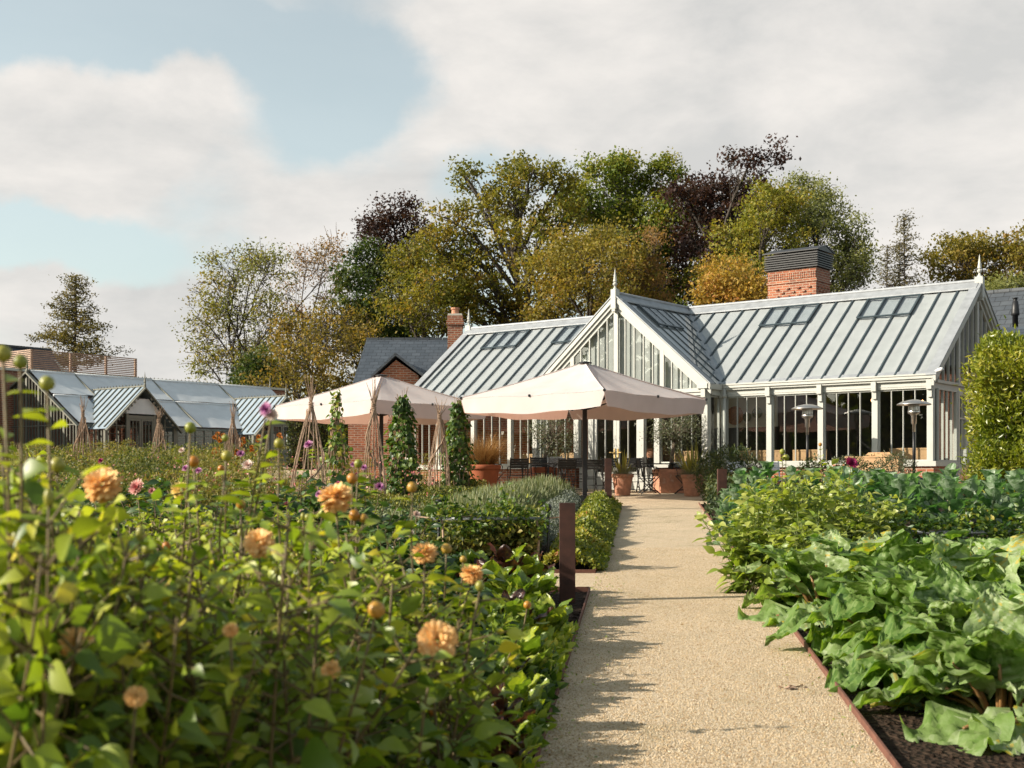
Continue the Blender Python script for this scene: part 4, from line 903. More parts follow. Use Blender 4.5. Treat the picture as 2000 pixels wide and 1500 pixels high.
tree('broadleaf_tree', 'tall bright green tree right of the open oak on the skyline', 'tree', 1235, 83, [(1190, 340, 46, 30), (1255, 322, 55, 24), (1308, 325, 24, 22), (1180, 405, 65, 45), (1260, 395, 68, 52), (1130, 405, 40, 36), (1225, 475, 85, 52), (1320, 440, 50, 46), (1310, 520, 60, 56), (1240, 560, 80, 46), (1335, 580, 40, 40)], 'green', 12, 1.05, .18, .8, trunk=.5)
tree('copper_beech', 'large dark purple copper beech towards the right of the skyline', 'tree', 1400, 77, [(1385, 356, 60, 26), (1450, 342, 54, 20), (1420, 365, 60, 26), (1345, 380, 40, 24), (1400, 395, 75, 36), (1470, 375, 40, 26), (1360, 440, 50, 45), (1440, 430, 60, 45), (1400, 520, 80, 65)], 'copper', 13, .85, .17, .9, trunk=.5)
tree('golden_tree', 'rounded golden brown tree behind the glasshouse gable', 'tree', 1130, 68, [(1130, 478, 55, 30), (1185, 500, 55, 44), (1085, 535, 46, 52), (1150, 560, 85, 55), (1225, 560, 46, 55), (1130, 610, 90, 40), (1210, 612, 50, 34), (1060, 590, 36, 46)], 'gold', 14, 1.1, .14, .5, trunk=.3)
tree('bare_twiggy_tree', 'pale twiggy half bare tree beside the golden tree above the gable', 'tree', 1255, 69, [(1255, 500, 34, 36), (1240, 545, 40, 40), (1275, 560, 34, 36), (1255, 600, 50, 34)], 'leafbrown', 15, .9, .11, 1.6, 'barkpale', .18)
tree('broadleaf_tree', 'yellow green tree behind the broad chimney, in front of the copper beech', 'tree', 1480, 72, [(1500, 410, 46, 36), (1530, 400, 40, 34), (1455, 460, 50, 45), (1505, 470, 76, 55), (1420, 515, 46, 36), (1470, 550, 80, 40)], 'yellow', 16, 1.1, .15, .7, trunk=.4)
tree('willow_tree', 'grey green airy tree rising to the right of the broad chimney', 'tree', 1600, 80, [(1575, 368, 50, 30), (1612, 415, 46, 46), (1590, 480, 66, 60), (1655, 490, 30, 44), (1630, 550, 56, 40), (1670, 520, 24, 30), (1560, 430, 40, 40)], 'willow', 17, 1.1, .13, 1.0, trunk=.35)
tree('small_orange_tree', 'small orange leaved tree low beside the broad chimney', 'tree', 1430, 63, [(1430, 555, 50, 30), (1400, 580, 46, 26), (1470, 575, 40, 28), (1435, 600, 70, 30), (1430, 510, 44, 22)], 'orange', 18, 1.4, .14, .5, trunk=.2)
tree('oak_tree', 'orange brown oak beyond the right hand slate roof', 'tree', 1900, 80, [(1868, 488, 38, 20), (1922, 480, 38, 22), (1985, 472, 40, 18), (1850, 520, 46, 32), (1940, 515, 60, 42), (2005, 510, 50, 45), (1880, 556, 60, 26), (1965, 560, 60, 26), (2060, 490, 55, 60)], 'gold', 19, .95, .17, .6, trunk=.45)
tree('evergreen_tree', 'low green bushy tree just above the right hand slate roof', 'tree', 1950, 62, [(1930, 572, 30, 14), (1975, 562, 36, 16), (2010, 556, 30, 24)], 'willow', 20, 2.6, .10, .3, trunk=.15)
tree('evergreen_tree', 'dark green dense tree behind the slate roof, left of the open oak', 'tree', 735, 76, [(718, 505, 32, 30), (742, 555, 42, 46), (700, 590, 36, 46), (752, 615, 56, 46), (700, 648, 40, 36), (800, 640, 50, 34)], 'dark', 21, 1.2, .17, .5, trunk=.35)
tree('copper_beech', 'smaller dark copper beech at the left shoulder of the open oak', 'tree', 780, 85, [(782, 418, 46, 20), (750, 438, 36, 20), (805, 450, 36, 22), (730, 452, 30, 14), (835, 440, 26, 16), (740, 478, 36, 22), (790, 480, 46, 26), (775, 510, 40, 36)], 'copper', 22, .8, .16, .9, trunk=.35)
tree('broadleaf_tree', 'yellowing green tree between the dark evergreen and the open oak', 'tree', 815, 72, [(800, 505, 46, 34), (850, 555, 56, 46), (785, 565, 46, 46), (830, 618, 76, 45), (890, 615, 56, 36)], 'oak', 23, .9, .15, .8, trunk=.35)
tree('ash_tree', 'thin leaved spreading ash furthest left in the tree belt', 'tree', 490, 77, [(500, 485, 50, 26), (450, 520, 46, 34), (530, 545, 50, 50), (425, 575, 46, 36), (475, 600, 60, 46), (395, 620, 34, 34), (450, 660, 60, 46), (540, 640, 46, 55), (390, 690, 34, 40), (470, 715, 80, 40)], 'sparse', 24, .58, .13, 1.6, 'bark', .22, stems=3, fork=.25)
tree('poplar_tree', 'nearly bare tall poplar with thin upright stems between the ash and the evergreen', 'tree', 610, 80, [(600, 510, 36, 32), (575, 580, 34, 50), (640, 545, 36, 46), (660, 500, 26, 22), (665, 610, 34, 60), (600, 650, 50, 50), (560, 660, 30, 40)], 'bronze', 25, .55, .11, 2.2, 'barkpale', .2, stems=4, fork=.2)
tree('undergrowth_tree', 'bronze brown thicket under the bare poplar, behind the left parasol', 'tree', 630, 70, [(600, 720, 56, 46), (660, 680, 40, 50), (560, 740, 40, 36), (690, 730, 46, 50), (630, 640, 40, 46), (720, 690, 30, 56), (520, 760, 40, 26), (585, 670, 40, 40), (680, 640, 34, 50), (640, 760, 60, 30)], 'thicket', 26, .75, .14, 2.0, trunk=.2, stems=4, fork=.2)
tree('evergreen_tree', 'low dark conifer at the end of the greenhouse ridge', 'tree', 500, 72, [(500, 715, 40, 26), (480, 745, 36, 20), (525, 745, 40, 26)], 'dark', 27, 2.0, .15, .3, trunk=.2)
def conifer(name, label, px, d, topy, wide, pal, seed, layers, droop, dens, boty=700):
    rng = np.random.default_rng(seed); base = P(px, d); s = d / F; zt = EYE + (YH - topy) * s; zb = EYE + (YH - boty) * s
    o = thing(name, label, 'tree', base, 0, TG); br = MB(); lf = MB()
    h = np.linspace(0, 1, 6); br.tube(np.stack([rng.normal(size=6) * .05, rng.normal(size=6) * .05, (zt - base[2]) * h], 1), .22 * (1 - h * .93) * (wide / 90) ** .4, 7); P_ = []
    for k in range(layers):
        t = (k + rng.random() * .6) / layers; z = zt - .1 - (zt - zb) * t - base[2]; r = wide * s * (t ** .8 * .93 + .06) * (.6 + .55 * rng.random()); a = rng.random() * 2 * pi
        tip = np.array([cos(a) * r, sin(a) * r, z + r * droop]); q = np.linspace(0, 1, 5)[:, None]
        pts = np.array([0, 0, z]) * (1 - q) + tip * q + np.array([0, 0, -.10 * r]) * (q * (1 - q) * 4); br.tube(pts, np.linspace(.05, .008, 5), 4, cap=False)
        n = max(2, int(dens * r * 2.4)); f = .3 + .7 * rng.random(n); c = np.array([0, 0, z]) * (1 - f[:, None]) + tip * f[:, None] + rng.normal(size=(n, 3)) * np.array([.3, .3, .10]); P_.append(c)
        for e in c[:4]: br.tube([pts[2] * .5 + e * .5 - (0, 0, .02), e], [.012, .006], 3, cap=False)
    C = np.concatenate(P_); p, ci = clumps(C, 16 if wide > 60 else 9, np.array([.24, .24, .09]), rng); hue = rng.random(len(C))
    quads(lf, p, .085 * (.6 + .8 * rng.random(len(p))), rng, np.clip(hue[ci] * .7 + rng.random(len(p)) * .3, 0, 1), asp=.45)
    br.build('trunk', M['bark'], o, True); lf.build('crown', TM[pal], o)
conifer('cedar_tree', 'open layered conifer standing alone above the far left slate roof', 147, 86, 537, 100, 'conifer', 31, 100, .10, 1.5, 720)
conifer('larch_tree', 'tallest of the bare larches right of the chimney', 1767, 92, 415, 52, 'larch', 32, 110, .15, .26, 640)
conifer('larch_tree', 'short bare larch left of the tallest larch', 1733, 92, 478, 34, 'larch', 33, 70, .12, .3, 640)
conifer('larch_tree', 'middle bare larch standing close by the stem of the tallest larch', 1757, 93, 470, 34, 'larch', 34, 60, .12, .3, 640)

shr = MB(); rng = np.random.default_rng(301); n = 26000        # wood far to the left of the garden, mirrored in the glasshouse windows
xx = -34 - 9 * rng.random(n); yy = -22 + 62 * rng.random(n); hh = (7 + 3.0 * np.sin(yy * .7) + 1.5 * np.sin(yy * 1.9)) * rng.random(n) ** .7
quads(shr, np.stack([xx, yy, hh + np.array([gz(y) for y in yy])], 1), .42, rng, rng.random(n)); tag(shr.build('far_woodland', TM['green']), 'dark tree belt along the left side of the garden', kind='stuff')
shr = MB(); n = 16000; xx = -62 + 100 * rng.random(n); yy = 88 + 4 * rng.random(n); hh = (5.0 + 1.6 * np.sin(xx * .45) + .9 * np.sin(xx * 1.3)) * rng.random(n) ** .8
keep = (xx > -17) ; quads(shr, np.stack([xx, yy, hh + gz(90)], 1)[keep], .22, rng, rng.random(keep.sum())); tag(shr.build('woodland_floor', TM['thicket']), 'low undergrowth far behind the tree trunks', kind='stuff')
# ------------------------------------------------------------------ shrubs, hedge, pots
G = {}
G['laurel'] = leafmat('laurel_leaf', [(.07, .10, .009), (.14, .17, .014), (.22, .235, .022), (.30, .27, .035)], .33, .35, .5)
G['yew'] = leafmat('yew_leaf', [(.018, .032, .010), (.036, .056, .015), (.06, .078, .02), (.13, .13, .03)], .2, .6)
G['olive'] = leafmat('olive_leaf', [(.05, .06, .03), (.09, .105, .055), (.15, .16, .095), (.10, .10, .045)], .2, .5)
G['dahlia'] = leafmat('dahlia_leaf', [(.020, .050, .010), (.085, .145, .017), (.23, .29, .024), (.42, .43, .05), (.55, .45, .05)], .34, .44, .5, [0, .34, .66, .92, 1])
G['dahliadark'] = leafmat('dark_dahlia_leaf', [(.012, .032, .012), (.026, .06, .018), (.05, .10, .025), (.09, .15, .035)], .3, .45, .45)
G['dahlialight'] = leafmat('light_dahlia_leaf', [(.075, .125, .022), (.15, .215, .034), (.25, .295, .05), (.36, .37, .10)], .36, .4, .45)
G['bean'] = leafmat('bean_leaf', [(.025, .055, .013), (.06, .11, .018), (.12, .175, .026), (.21, .25, .035), (.32, .27, .035)], .35, .45, .4, [0, .4, .75, .95, 1])
G['cabbage'] = leafmat('cabbage_leaf', [(.028, .080, .022), (.065, .14, .045), (.14, .205, .11), (.25, .31, .22)], .30, .42, .55, None, 30, (1.3, 1.9, .6))
G['rhubarb'] = leafmat('rhubarb_leaf', [(.05, .115, .018), (.13, .215, .045), (.22, .30, .11), (.36, .42, .25), (.42, .33, .05)], .36, .52, .42, [0, .28, .6, .95, 1], 22, (1.6, 1.75, .35))
G['chard'] = leafmat('chard_leaf', [(.035, .016, .015), (.09, .03, .02), (.06, .105, .02), (.16, .235, .028), (.32, .35, .04)], .33, .35, .6, [0, .2, .34, .7, 1], 28)
G['lavender'] = leafmat('lavender_leaf', [(.09, .115, .05), (.155, .18, .085), (.22, .24, .13), (.20, .185, .08)], .2, .6)
G['thyme'] = leafmat('grey_thyme', [(.09, .105, .085), (.14, .16, .13), (.19, .20, .165)], .15, .7)
G['strawb'] = leafmat('strawberry_leaf', [(.08, .11, .018), (.17, .195, .028), (.29, .28, .04), (.36, .29, .05), (.34, .13, .05)], .36, .45, .4, [0, .35, .68, .88, 1])
G['fennel'] = leafmat('fennel_leaf', [(.13, .13, .03), (.22, .20, .045), (.30, .25, .06), (.26, .17, .06)], .3, .6, .2)
G['border'] = leafmat('border_leaf', [(.045, .065, .016), (.11, .125, .028), (.19, .18, .04), (.25, .21, .06), (.20, .11, .045)], .3, .55, .3)
G['grassgold'] = leafmat('bronze_grass', [(.20, .10, .035), (.33, .18, .065), (.42, .27, .12)], .25, .7, .2, None, 0, (1.2, 1.1, .8))
G['fescue'] = leafmat('blue_fescue', [(.15, .15, .10), (.22, .22, .16), (.30, .28, .20)], .2, .7)
G['phormium'] = leafmat('phormium_leaf', [(.14, .15, .02), (.32, .28, .05), (.48, .40, .11)], .25, .4, .5)
STEM = plain('flower_stem', (.12, .085, .03), .6, .35, 12); STEMG = plain('green_stem', (.10, .13, .03), .55, .3, 12); PET = plain('rhubarb_stalk', (.22, .12, .045), .45, .4, 9)
def petal(name, cols): return leafmat(name, cols, .3, .55, .25, None, 0, (1.1, .9, .7))
FL = dict(orange=petal('orange_petal', [(.72, .35, .09), (.83, .52, .19), (.88, .66, .34)]), yellow=petal('yellow_petal', [(.70, .50, .10), (.80, .64, .25)]), pink=petal('pink_petal', [(.50, .10, .12), (.62, .28, .26), (.70, .42, .36)]),
          red=petal('coral_petal', [(.40, .02, .02), (.50, .07, .06), (.68, .32, .24)]), mauve=petal('mauve_petal', [(.26, .05, .20), (.42, .14, .34), (.58, .32, .46)]), blush=petal('blush_petal', [(.62, .42, .36), (.70, .55, .48), (.72, .62, .54)]), magenta=petal('magenta_petal', [(.22, .012, .07), (.36, .03, .13)]), sun=petal('rust_petal', [(.34, .10, .01), (.48, .17, .02)]))
BUD = leafmat('flower_bud', [(.40, .14, .02), (.45, .22, .03), (.35, .30, .06)], .2, .4, .5); BUDG = leafmat('green_bud', [(.22, .24, .03), (.34, .30, .05)], .2, .4, .5)

def shrub(name, label, cat, px, d, py_top, rx, mat, n, L, Wd, seed, group=None, stem=None, ry=None, prof=S3, shell=.55, z0=0.0):
    rng = np.random.default_rng(seed); p = P(px, d); H = EYE + (YH - py_top) * d / F - p[2]; rx = rx * d / F; ry = ry or rx
    o = thing(name, label, cat, p, 0, group); hz = (H - z0) / 2
    q = inball(n, rng, shell); bumpy = 1 + .18 * np.sin(q[:, 0] * 7 + seed) * np.cos(q[:, 2] * 6 + q[:, 1] * 5); c = q * bumpy[:, None] * np.array([rx, ry, hz]) + np.array([0, 0, z0 + hz])
    c = c[c[:, 2] > .02]; m = len(c); b = MB(); hue = rng.random(m)
    leaves(b, c, nrm(q[:m] + rng.normal(size=(m, 3)) * .7 + np.array([0, 0, .35])), rdir(m, rng) + np.array([0, 0, 1.2]), L * (.7 + .6 * rng.random(m)), Wd, .15, .2, prof, 0, hue)
    b.build('foliage', mat, o)
    b = MB()
    for k in range(7):
        a = rng.random() * 6.28; e = inball(1, rng, .5)[0] * np.array([rx, ry, hz]) + np.array([0, 0, z0 + hz]); b.tube([(0.02 * cos(a), .02 * sin(a), 0), e * np.array([.4, .4, .6]), e], [.022, .014, .006], 5)
    b.build('stem', stem or M['bark'], o); return o
# laurel hedge on the right
rng = np.random.default_rng(40)
hx, hy = 7.35, 20.4; hg = gz(hy); o = thing('laurel_hedge', 'tall bright green clipped laurel hedge at the right edge', 'hedge', (hx, hy, hg), rad(-21))
n = 30000; c = rng.random((n, 3)) * np.array([3.0, 3.2, 2.95]); face = rng.integers(0, 4, n); dd = rng.random(n) ** 2 * .38
c[:, 0] = np.where(face == 0, dd, c[:, 0]); c[:, 1] = np.where((face == 1) | (face == 3), dd, c[:, 1]); c[:, 2] = np.where(face == 2, 2.95 - dd, c[:, 2])
wob = .13 * np.sin(c[:, 2] * 4.1 + c[:, 1] * 2) + .10 * np.sin(c[:, 1] * 5 + c[:, 2] * 9) + .09 * np.sin(c[:, 0] * 5.5); c[:, 0] += np.where(face == 0, wob, 0); c[:, 1] += np.where(face % 2 == 1, wob, 0); c[:, 2] += np.where(face == 2, wob + .08 * (c[:, 0]), 0); sh_ = rng.random(n) < .08; c[sh_] += rng.normal(size=(sh_.sum(), 3)) * .13
out = np.stack([-1.0 * (face == 0), -1.0 * (face % 2 == 1), 1.0 * (face == 2)], 1)
b = MB(); leaves(b, c, nrm(out * .7 + rng.normal(size=(n, 3)) * .6 + np.array([0, 0, .55])), out + rng.normal(size=(n, 3)) * .5, .10 * (.7 + .6 * rng.random(n)), .036, .2, .3, S4, 0, np.clip(.5 + .25 * np.sin(c[:, 2] * 3 + c[:, 1] * 2.2) + rng.normal(size=n) * .22, 0, 1)); b.build('foliage', G['laurel'], o)
b = MB()
for k in range(60):
    x, y = rng.random(2) * np.array([2.6, 2.8]) + .25; b.tube([(x, y, -.05), (x + rng.normal() * .15, y + rng.normal() * .15, 1.4), (x + rng.normal() * .2, y + rng.normal() * .2, 2.7)], [.03, .02, .01], 5)
b.bb(.5, 2.8, .5, 3.0, .05, 2.45); b.build('stem', M['bark'], o)
# shrubs near the terrace
shrub('yew_bush', 'dark spreading yew bush behind the far right rusty post', 'shrub', 1432, 28.3, 872, 56, G['yew'], 3200, .10, .022, 41)
shrub('yew_bush', 'smaller dark yew sprig bush between the right phormium pot and the yew bush', 'shrub', 1385, 29.4, 882, 28, G['yew'], 1300, .10, .022, 42)
shrub('rosemary_bush', 'upright grey green rosemary bush in front of the second patio heater', 'shrub', 1747, 26.6, 884, 42, G['olive'], 2600, .075, .018, 43)
shrub('box_bush', 'low dark bush under the table of herb pots', 'shrub', 1670, 27.6, 893, 44, G['yew'], 2200, .06, .025, 44)
shrub('box_bush', 'low dark bush below the first patio heater', 'shrub', 1590, 28.0, 893, 40, G['yew'], 2000, .06, .025, 45)
shrub('heather_bush', 'tawny low grass clump at the glasshouse corner by the hedge', 'shrub', 1895, 26.0, 915, 30, G['grassgold'], 1500, .16, .006, 46)
# table of herb pots
tp = P(1668, 29.0); o = thing('potting_table', 'dark table against the right wing carrying small terracotta herb pots', 'table', tp, GA)
b = MB(); b.bb(-.5, .75, -.25, .25, .66, .70); [b.bb(x - .03, x + .03, y - .03, y + .03, 0, .66) for x in (-.45, .7) for y in (-.2, .2)]; b.build('frame', M['blackwood'], o)
b = MB(); b.bb(-.6, .6, -.15, .15, 0, .30); b.slab([(-.62, -.17, .30), (.62, -.17, .30), (.62, .17, .30), (-.62, .17, .30)], (0, 0, .03)); b.slab([(-.3, .14, .33), (.4, .14, .33), (.3, .14, .42), (-.2, .14, .42)], (0, .03, 0)); bo = b.build('wooden_box', M['wood'], None, False, P(1708, 28.6, .70)); bo.rotation_euler = (0, 0, GA); tag(bo, 'low reddish wooden box right of the herb pots', 'box')
b = MB(); b.bb(-.4, .4, -.2, .2, 0, .68); sp_ = b.build('stand', M['blackwood'], None, False, P(1708, 28.6)); sp_.rotation_euler = (0, 0, GA); tag(sp_, 'dark stand under the low wooden box', 'stand')
for k, x in enumerate((-.40, -.24, -.07, .10, .28, .46)):
    q = np.array([x, (-.05, .06, -.03, .08, -.02, .05)[k]]); wp = tp + np.array([q[0] * cos(GA) - q[1] * sin(GA), q[0] * sin(GA) + q[1] * cos(GA), .70])
    o = thing('herb_pot', 'small terracotta herb pot, %s from the left on the potting table' % ORD[k], 'flower pot', wp, 0, 'small herb pots on the potting table')
    b = MB(); b.lathe([(.055, 0), (.075, .11), (.085, .112), (.085, .14), (.07, .14), (.065, .12), (0, .12)], 14); b.build('pot', M['terracotta'], o, True)
    r2 = np.random.default_rng(60 + k); m = 160; c = inball(m, r2, .4) * np.array([.10, .10, .08 + .03 * (k % 3)]) + np.array([0, 0, .22]); b = MB(); leaves(b, c, rdir(m, r2, -.2) + np.array([0, 0, .5]), rdir(m, r2), .05, .018, .1, .2, S3); b.build('foliage', G['olive'], o)
# potted olives
def olive(label, px, dtree, cx, cy, rx, ry, seed, boxw):
    p = P(px, dtree); rng = np.random.default_rng(seed); s = dtree / F; o = thing('olive_tree', label, 'tree', p + np.array([0, 0, .56]), 0, 'potted olive trees by the gable'); b0 = p + np.array([0, 0, .56])
    c0 = W3(cx, cy, dtree) - b0; R = np.array([rx * s, rx * s, ry * s]); b = MB()
    b.tube([(0, 0, -.1), (.03, .02, c0[2] * .35), (c0[0] * .6, 0, c0[2] * .75), c0], [.06, .05, .045, .02], 8); C = c0 + inball(46, rng, .5) * R
    for c in C: b.tube([np.array([c0[0] * .6, 0, c0[2] * .72]), (c0 + c) / 2 + rng.normal(size=3) * .05, c], [.016, .01, .004], 4)
    b.build('trunk', M['barkpale'], o, True); p2, ci = clumps(C, 62, .15, rng); m = len(p2); b = MB(); leaves(b, p2, rdir(m, rng) + np.array([0, 0, .2]), rdir(m, rng), .065, .016, .1, .1, S3, 0, rng.random(m)); b.build('crown', G['olive'], o)
    q = thing('square_planter', 'square terracotta planter holding the %s olive tree' % ('left' if px < 1200 else 'right'), 'planter', p, .15, 'square planters under the olive trees')
    w_ = boxw / 2; b = MB()
    for (a0, a1, b0_, b1) in ((-w_, w_, -w_, -w_ + .04), (-w_, w_, w_ - .04, w_), (-w_, -w_ + .04, -w_ + .041, w_ - .041), (w_ - .04, w_, -w_ + .041, w_ - .041)): b.bb(a0, a1, b0_, b1, 0, .6)
    b.bb(-w_ - .02, w_ + .02, -w_ - .02, -w_ - .001, .5, .6); b.bb(w_ + .001, w_ + .02, -w_, w_ + .02, .5, .6); b.bb(-w_ - .02, -w_ - .001, -w_, w_ + .02, .5, .6); b.bb(-w_ + .1, w_ - .1, -w_ - .012, -w_ - .001, .1, .42); b.build('box', M['terradark'] if px < 1200 else M['terracotta'], q)
    b = MB(); b.bb(-w_ + .041, w_ - .041, -w_ + .041, w_ - .041, .05, .55); b.build('soil', M['soil'], q)
olive('round headed olive tree left of the parasol pole, before the gable window', 1062, 34.6, 1080, 850, 44, 50, 51, .62)
olive('round headed olive tree right of the glass doors, above the right table', 1310, 32.9, 1322, 845, 46, 46, 52, .72)
# big pot with bronze grass
def grass(mb, n, rng, L, wd, spread, z0, r0, droop=.6, rnd=None):
    a = rng.random(n) * 6.28; r = rng.random(n) ** .5 * r0; p = np.stack([np.cos(a) * r, np.sin(a) * r, np.full(n, z0)], 1); el = rng.random(n) ** .7 * spread
    a2 = a + rng.normal(size=n) * .5; d = np.stack([np.cos(a2) * np.sin(el), np.sin(a2) * np.sin(el), np.cos(el)], 1)
    leaves(mb, p, d, np.array([0, 0, 1.]) + d * .01 + rng.normal(size=(n, 3)) * .1, L * (.55 + .5 * rng.random(n)), wd, droop * rng.random(n), .05, np.array([.7, 1, .9, .7, .4, .05]), 0, rnd)
def pot(label, px, d, R, H, mat, dark=False, name='terracotta_pot', group=None):
    o = thing(name, label, 'pot', P(px, d), 0, group)
    b = MB(); b.lathe([(R * .66, 0), (R * .70, .02), (R * .93, H * .80), (R * .94, H * .83), (R * 1.0, H * .84), (R * 1.04, H * .88), (R * 1.04, H * .97), (R * 1.0, H), (R * .9, H), (R * .86, H * .9), (0, H * .9)], 40); b.build('body', mat, o, True)
    b = MB(); b.lathe([(R * .87, H * .9), (R * .5, H * .945), (0, H * .95)], 20, cap=False); b.build('soil', M['soil'], o); return o
def pottop(p, H): return p + np.array([0, 0, H * .93])
pot('very large dark terracotta pot left of the tables, planted with bronze grass', 944, 32.0, .42, .74, M['terradark'])
p = pottop(P(944, 32.0), .74); o = thing('bronze_grass', 'fountain of bronze ornamental grass growing in the large dark terracotta pot', 'grass', p); rng = np.random.default_rng(53)
b = MB(); grass(b, 1500, rng, .95, .007, .75, 0, .22, .7); b.build('blade', G['grassgold'], o); b = MB(); m = 220; c = inball(m, rng, .3) * np.array([.35, .35, .14]) + np.array([-.1, 0, .08]); leaves(b, c, rdir(m, rng), rdir(m, rng), .09, .04); b.build('underplanting', G['bean'], o)
p = P(690, 33.5, .3); o = thing('bronze_grass', 'second tuft of bronze grass seen between the bean wigwams', 'grass', p); b = MB(); grass(b, 1100, rng, 1.0, .007, .8, -.3, .25, .7); b.build('blade', G['grassgold'], o)
for (px, d, side, sd) in ((1216, 31.6, 'left', 54), (1352, 31.2, 'right', 55)):
    pot('weathered terracotta pot on the %s at the end of the path, planted with phormium' % side, px, d, .265, .53, M['terracotta'], group='pair of terracotta pots ending the path')
    p = pottop(P(px, d), .53); rng = np.random.default_rng(sd)
    o = thing('phormium', 'yellow striped phormium with stiff sword leaves in the %s pot at the path end' % side, 'plant', p); b = MB(); k = 34 if side == 'right' else 22
    a = rng.random(k) * 6.28; el = .08 + rng.random(k) * .85; dr = np.stack([np.cos(a) * np.sin(el), np.sin(a) * np.sin(el), np.cos(el)], 1); leaves(b, np.zeros((k, 3)) + rng.normal(size=(k, 3)) * .03, dr, np.stack([np.cos(a), np.sin(a), np.ones(k) * .3], 1), (.98 if side == 'right' else .66) * (.5 + .5 * rng.random(k)), .045, .12, .5, np.array([.6, .9, 1, .85, .5, 0])); b.build('leaf', G['phormium'], o)
    o = thing('blue_fescue', 'soft grey blue fescue spilling over the rim of the %s pot at the path end' % side, 'grass', p); b = MB(); grass(b, 1100, rng, .36, .004, 1.35, 0, .2, 1.0); b.build('blade', G['fescue'], o)

# ------------------------------------------------------------------ willow wigwams, some with beans
def wigwam(label, px, d, topy, kind, seed, lean=0.0, half=24):
    rng = np.random.default_rng(seed); p = P(px, d); H = EYE + (YH - topy) * d / F - p[2]; R = half * d / F
    o = thing('bean_wigwam' if kind else 'willow_wigwam', label, 'plant support', p, 0, 'willow wigwams in the kitchen garden'); n = 13; hb = H * .78
    for k in range(n):
        a = k / n * 6.28 + rng.normal() * .1; q = np.linspace(0, 1, 7); rr = R * (1 - q) ** (.75) + .02; rr = R * np.cos(q * pi / 2) ** .9 + .025; z = q * hb
        tw = a + q * .5 + rng.normal(size=7) * .03; x = rr * np.cos(tw) + lean * q; y = rr * np.sin(tw); pts = np.stack([x, y, z], 1)
        e = rng.normal(size=2) * .10; tip = np.array([lean * 1.15 + e[0] * 1.0, e[1], H * (.88 + .13 * rng.random())]); b = MB()
        b.tube(np.concatenate([pts, [(pts[-1] * .45 + tip * .55), tip]]), np.r_[np.linspace(.014, .010, 7), .007, .004], 5); b.build('cane', M['twig'], o)
    b = MB(); q = np.linspace(0, 1, 60); ang = q * 5.2 + seed; z = H * (.12 + q * .62); t = z / hb; rr = R * np.cos(np.clip(t, 0, 1) * pi / 2) ** .9 + .045
    for off in (0, .03, .055): b.tube(np.stack([rr * np.cos(ang + off) + lean * t, rr * np.sin(ang + off), z + off + .012 * np.sin(q * 50 + off * 90)], 1), .011, 5)
    q = np.linspace(0, 1, 40); b.tube(np.stack([.05 * np.cos(q * 22) + lean, .05 * np.sin(q * 22), hb * (.97 + .06 * q)], 1), .010, 5); b.build('binding', M['twig'], o, True)
    if kind:
        m = int(1250 * kind); t = rng.random(m) ** (1.15 if kind > .6 else .9) * (1.0 if kind > .6 else 1.12); a = rng.random(m) * 6.28
        if kind < .6: a = np.where(rng.random(m) < .6, rng.normal(size=m) * .6 + seed, a)
        rr = (R * np.cos(np.clip(t, 0, 1) * pi / 2) ** .9 + .05) * (.65 + .45 * rng.random(m) + .35 * (rng.random(m) < .12)) + .03 + .05 * np.sin(a * 3 + t * 9) * (kind > .6); c = np.stack([rr * np.cos(a) + lean * t, rr * np.sin(a), t * hb * 1.16], 1); outd = np.stack([np.cos(a), np.sin(a), np.zeros(m)], 1)
        b = MB(); leaves(b, c, outd * .6 + rng.normal(size=(m, 3)) * .5 + np.array([0, 0, -.5]), outd + np.array([0, 0, .6]) + rng.normal(size=(m, 3)) * .3, .125 * (.5 + .7 * rng.random(m)), .10, .25, .2, np.array([.3, 1, .85, .5, 0]), 0, np.clip(rng.normal(size=m) * .25 + .42 + .3 * (kind < .6), 0, 1)); b.build('bean_leaf', G['bean'], o)
        b = MB()
        for k in range(8):
            a = rng.random() * 6.28; q = np.linspace(0, 1, 12); rr = R * np.cos(q * pi / 2) ** .9 + .06; b.tube(np.stack([rr * np.cos(a + q * 5) + lean * q, rr * np.sin(a + q * 5), q * hb * 1.12], 1), .006, 4)
        b.build('vine', STEMG, o)
wigwam('bare willow wigwam at the far left in front of the greenhouse corner', 162, 37.0, 772, 0, 1, 0, 20)
wigwam('bare willow wigwam in front of the right edge of the greenhouse porch doors', 310, 36.0, 786, 0, 2, 0, 19)
wigwam('bare willow wigwam in front of the second greenhouse porch, orange flowers behind', 455, 34.5, 783, 0, 3, 0, 20)
wigwam('leaning bare willow wigwam with splayed top, left end of the left parasol', 600, 25.5, 733, 0, 4, .08, 34)
wigwam('thin willow wigwam sparsely covered with yellowing bean leaves', 658, 27.0, 768, .2, 5, 0, 23)
wigwam('tall bare willow wigwam in the middle of the left parasol', 730, 27.5, 738, 0, 6, 0, 21)
wigwam('tallest wigwam, thickly covered with green bean leaves', 786, 28.5, 754, 1.0, 7, 0, 25)
wigwam('bare willow wigwam between the two green bean covered ones', 857, 30.0, 768, 0, 8, .02, 20)
wigwam('green bean covered wigwam beside the big bronze grass pot', 893, 30.5, 766, .85, 9, .02, 22)
wigwam('bare willow wigwam half hidden by leaves at the far left edge', 38, 34.0, 858, 0, 10, 0, 30)

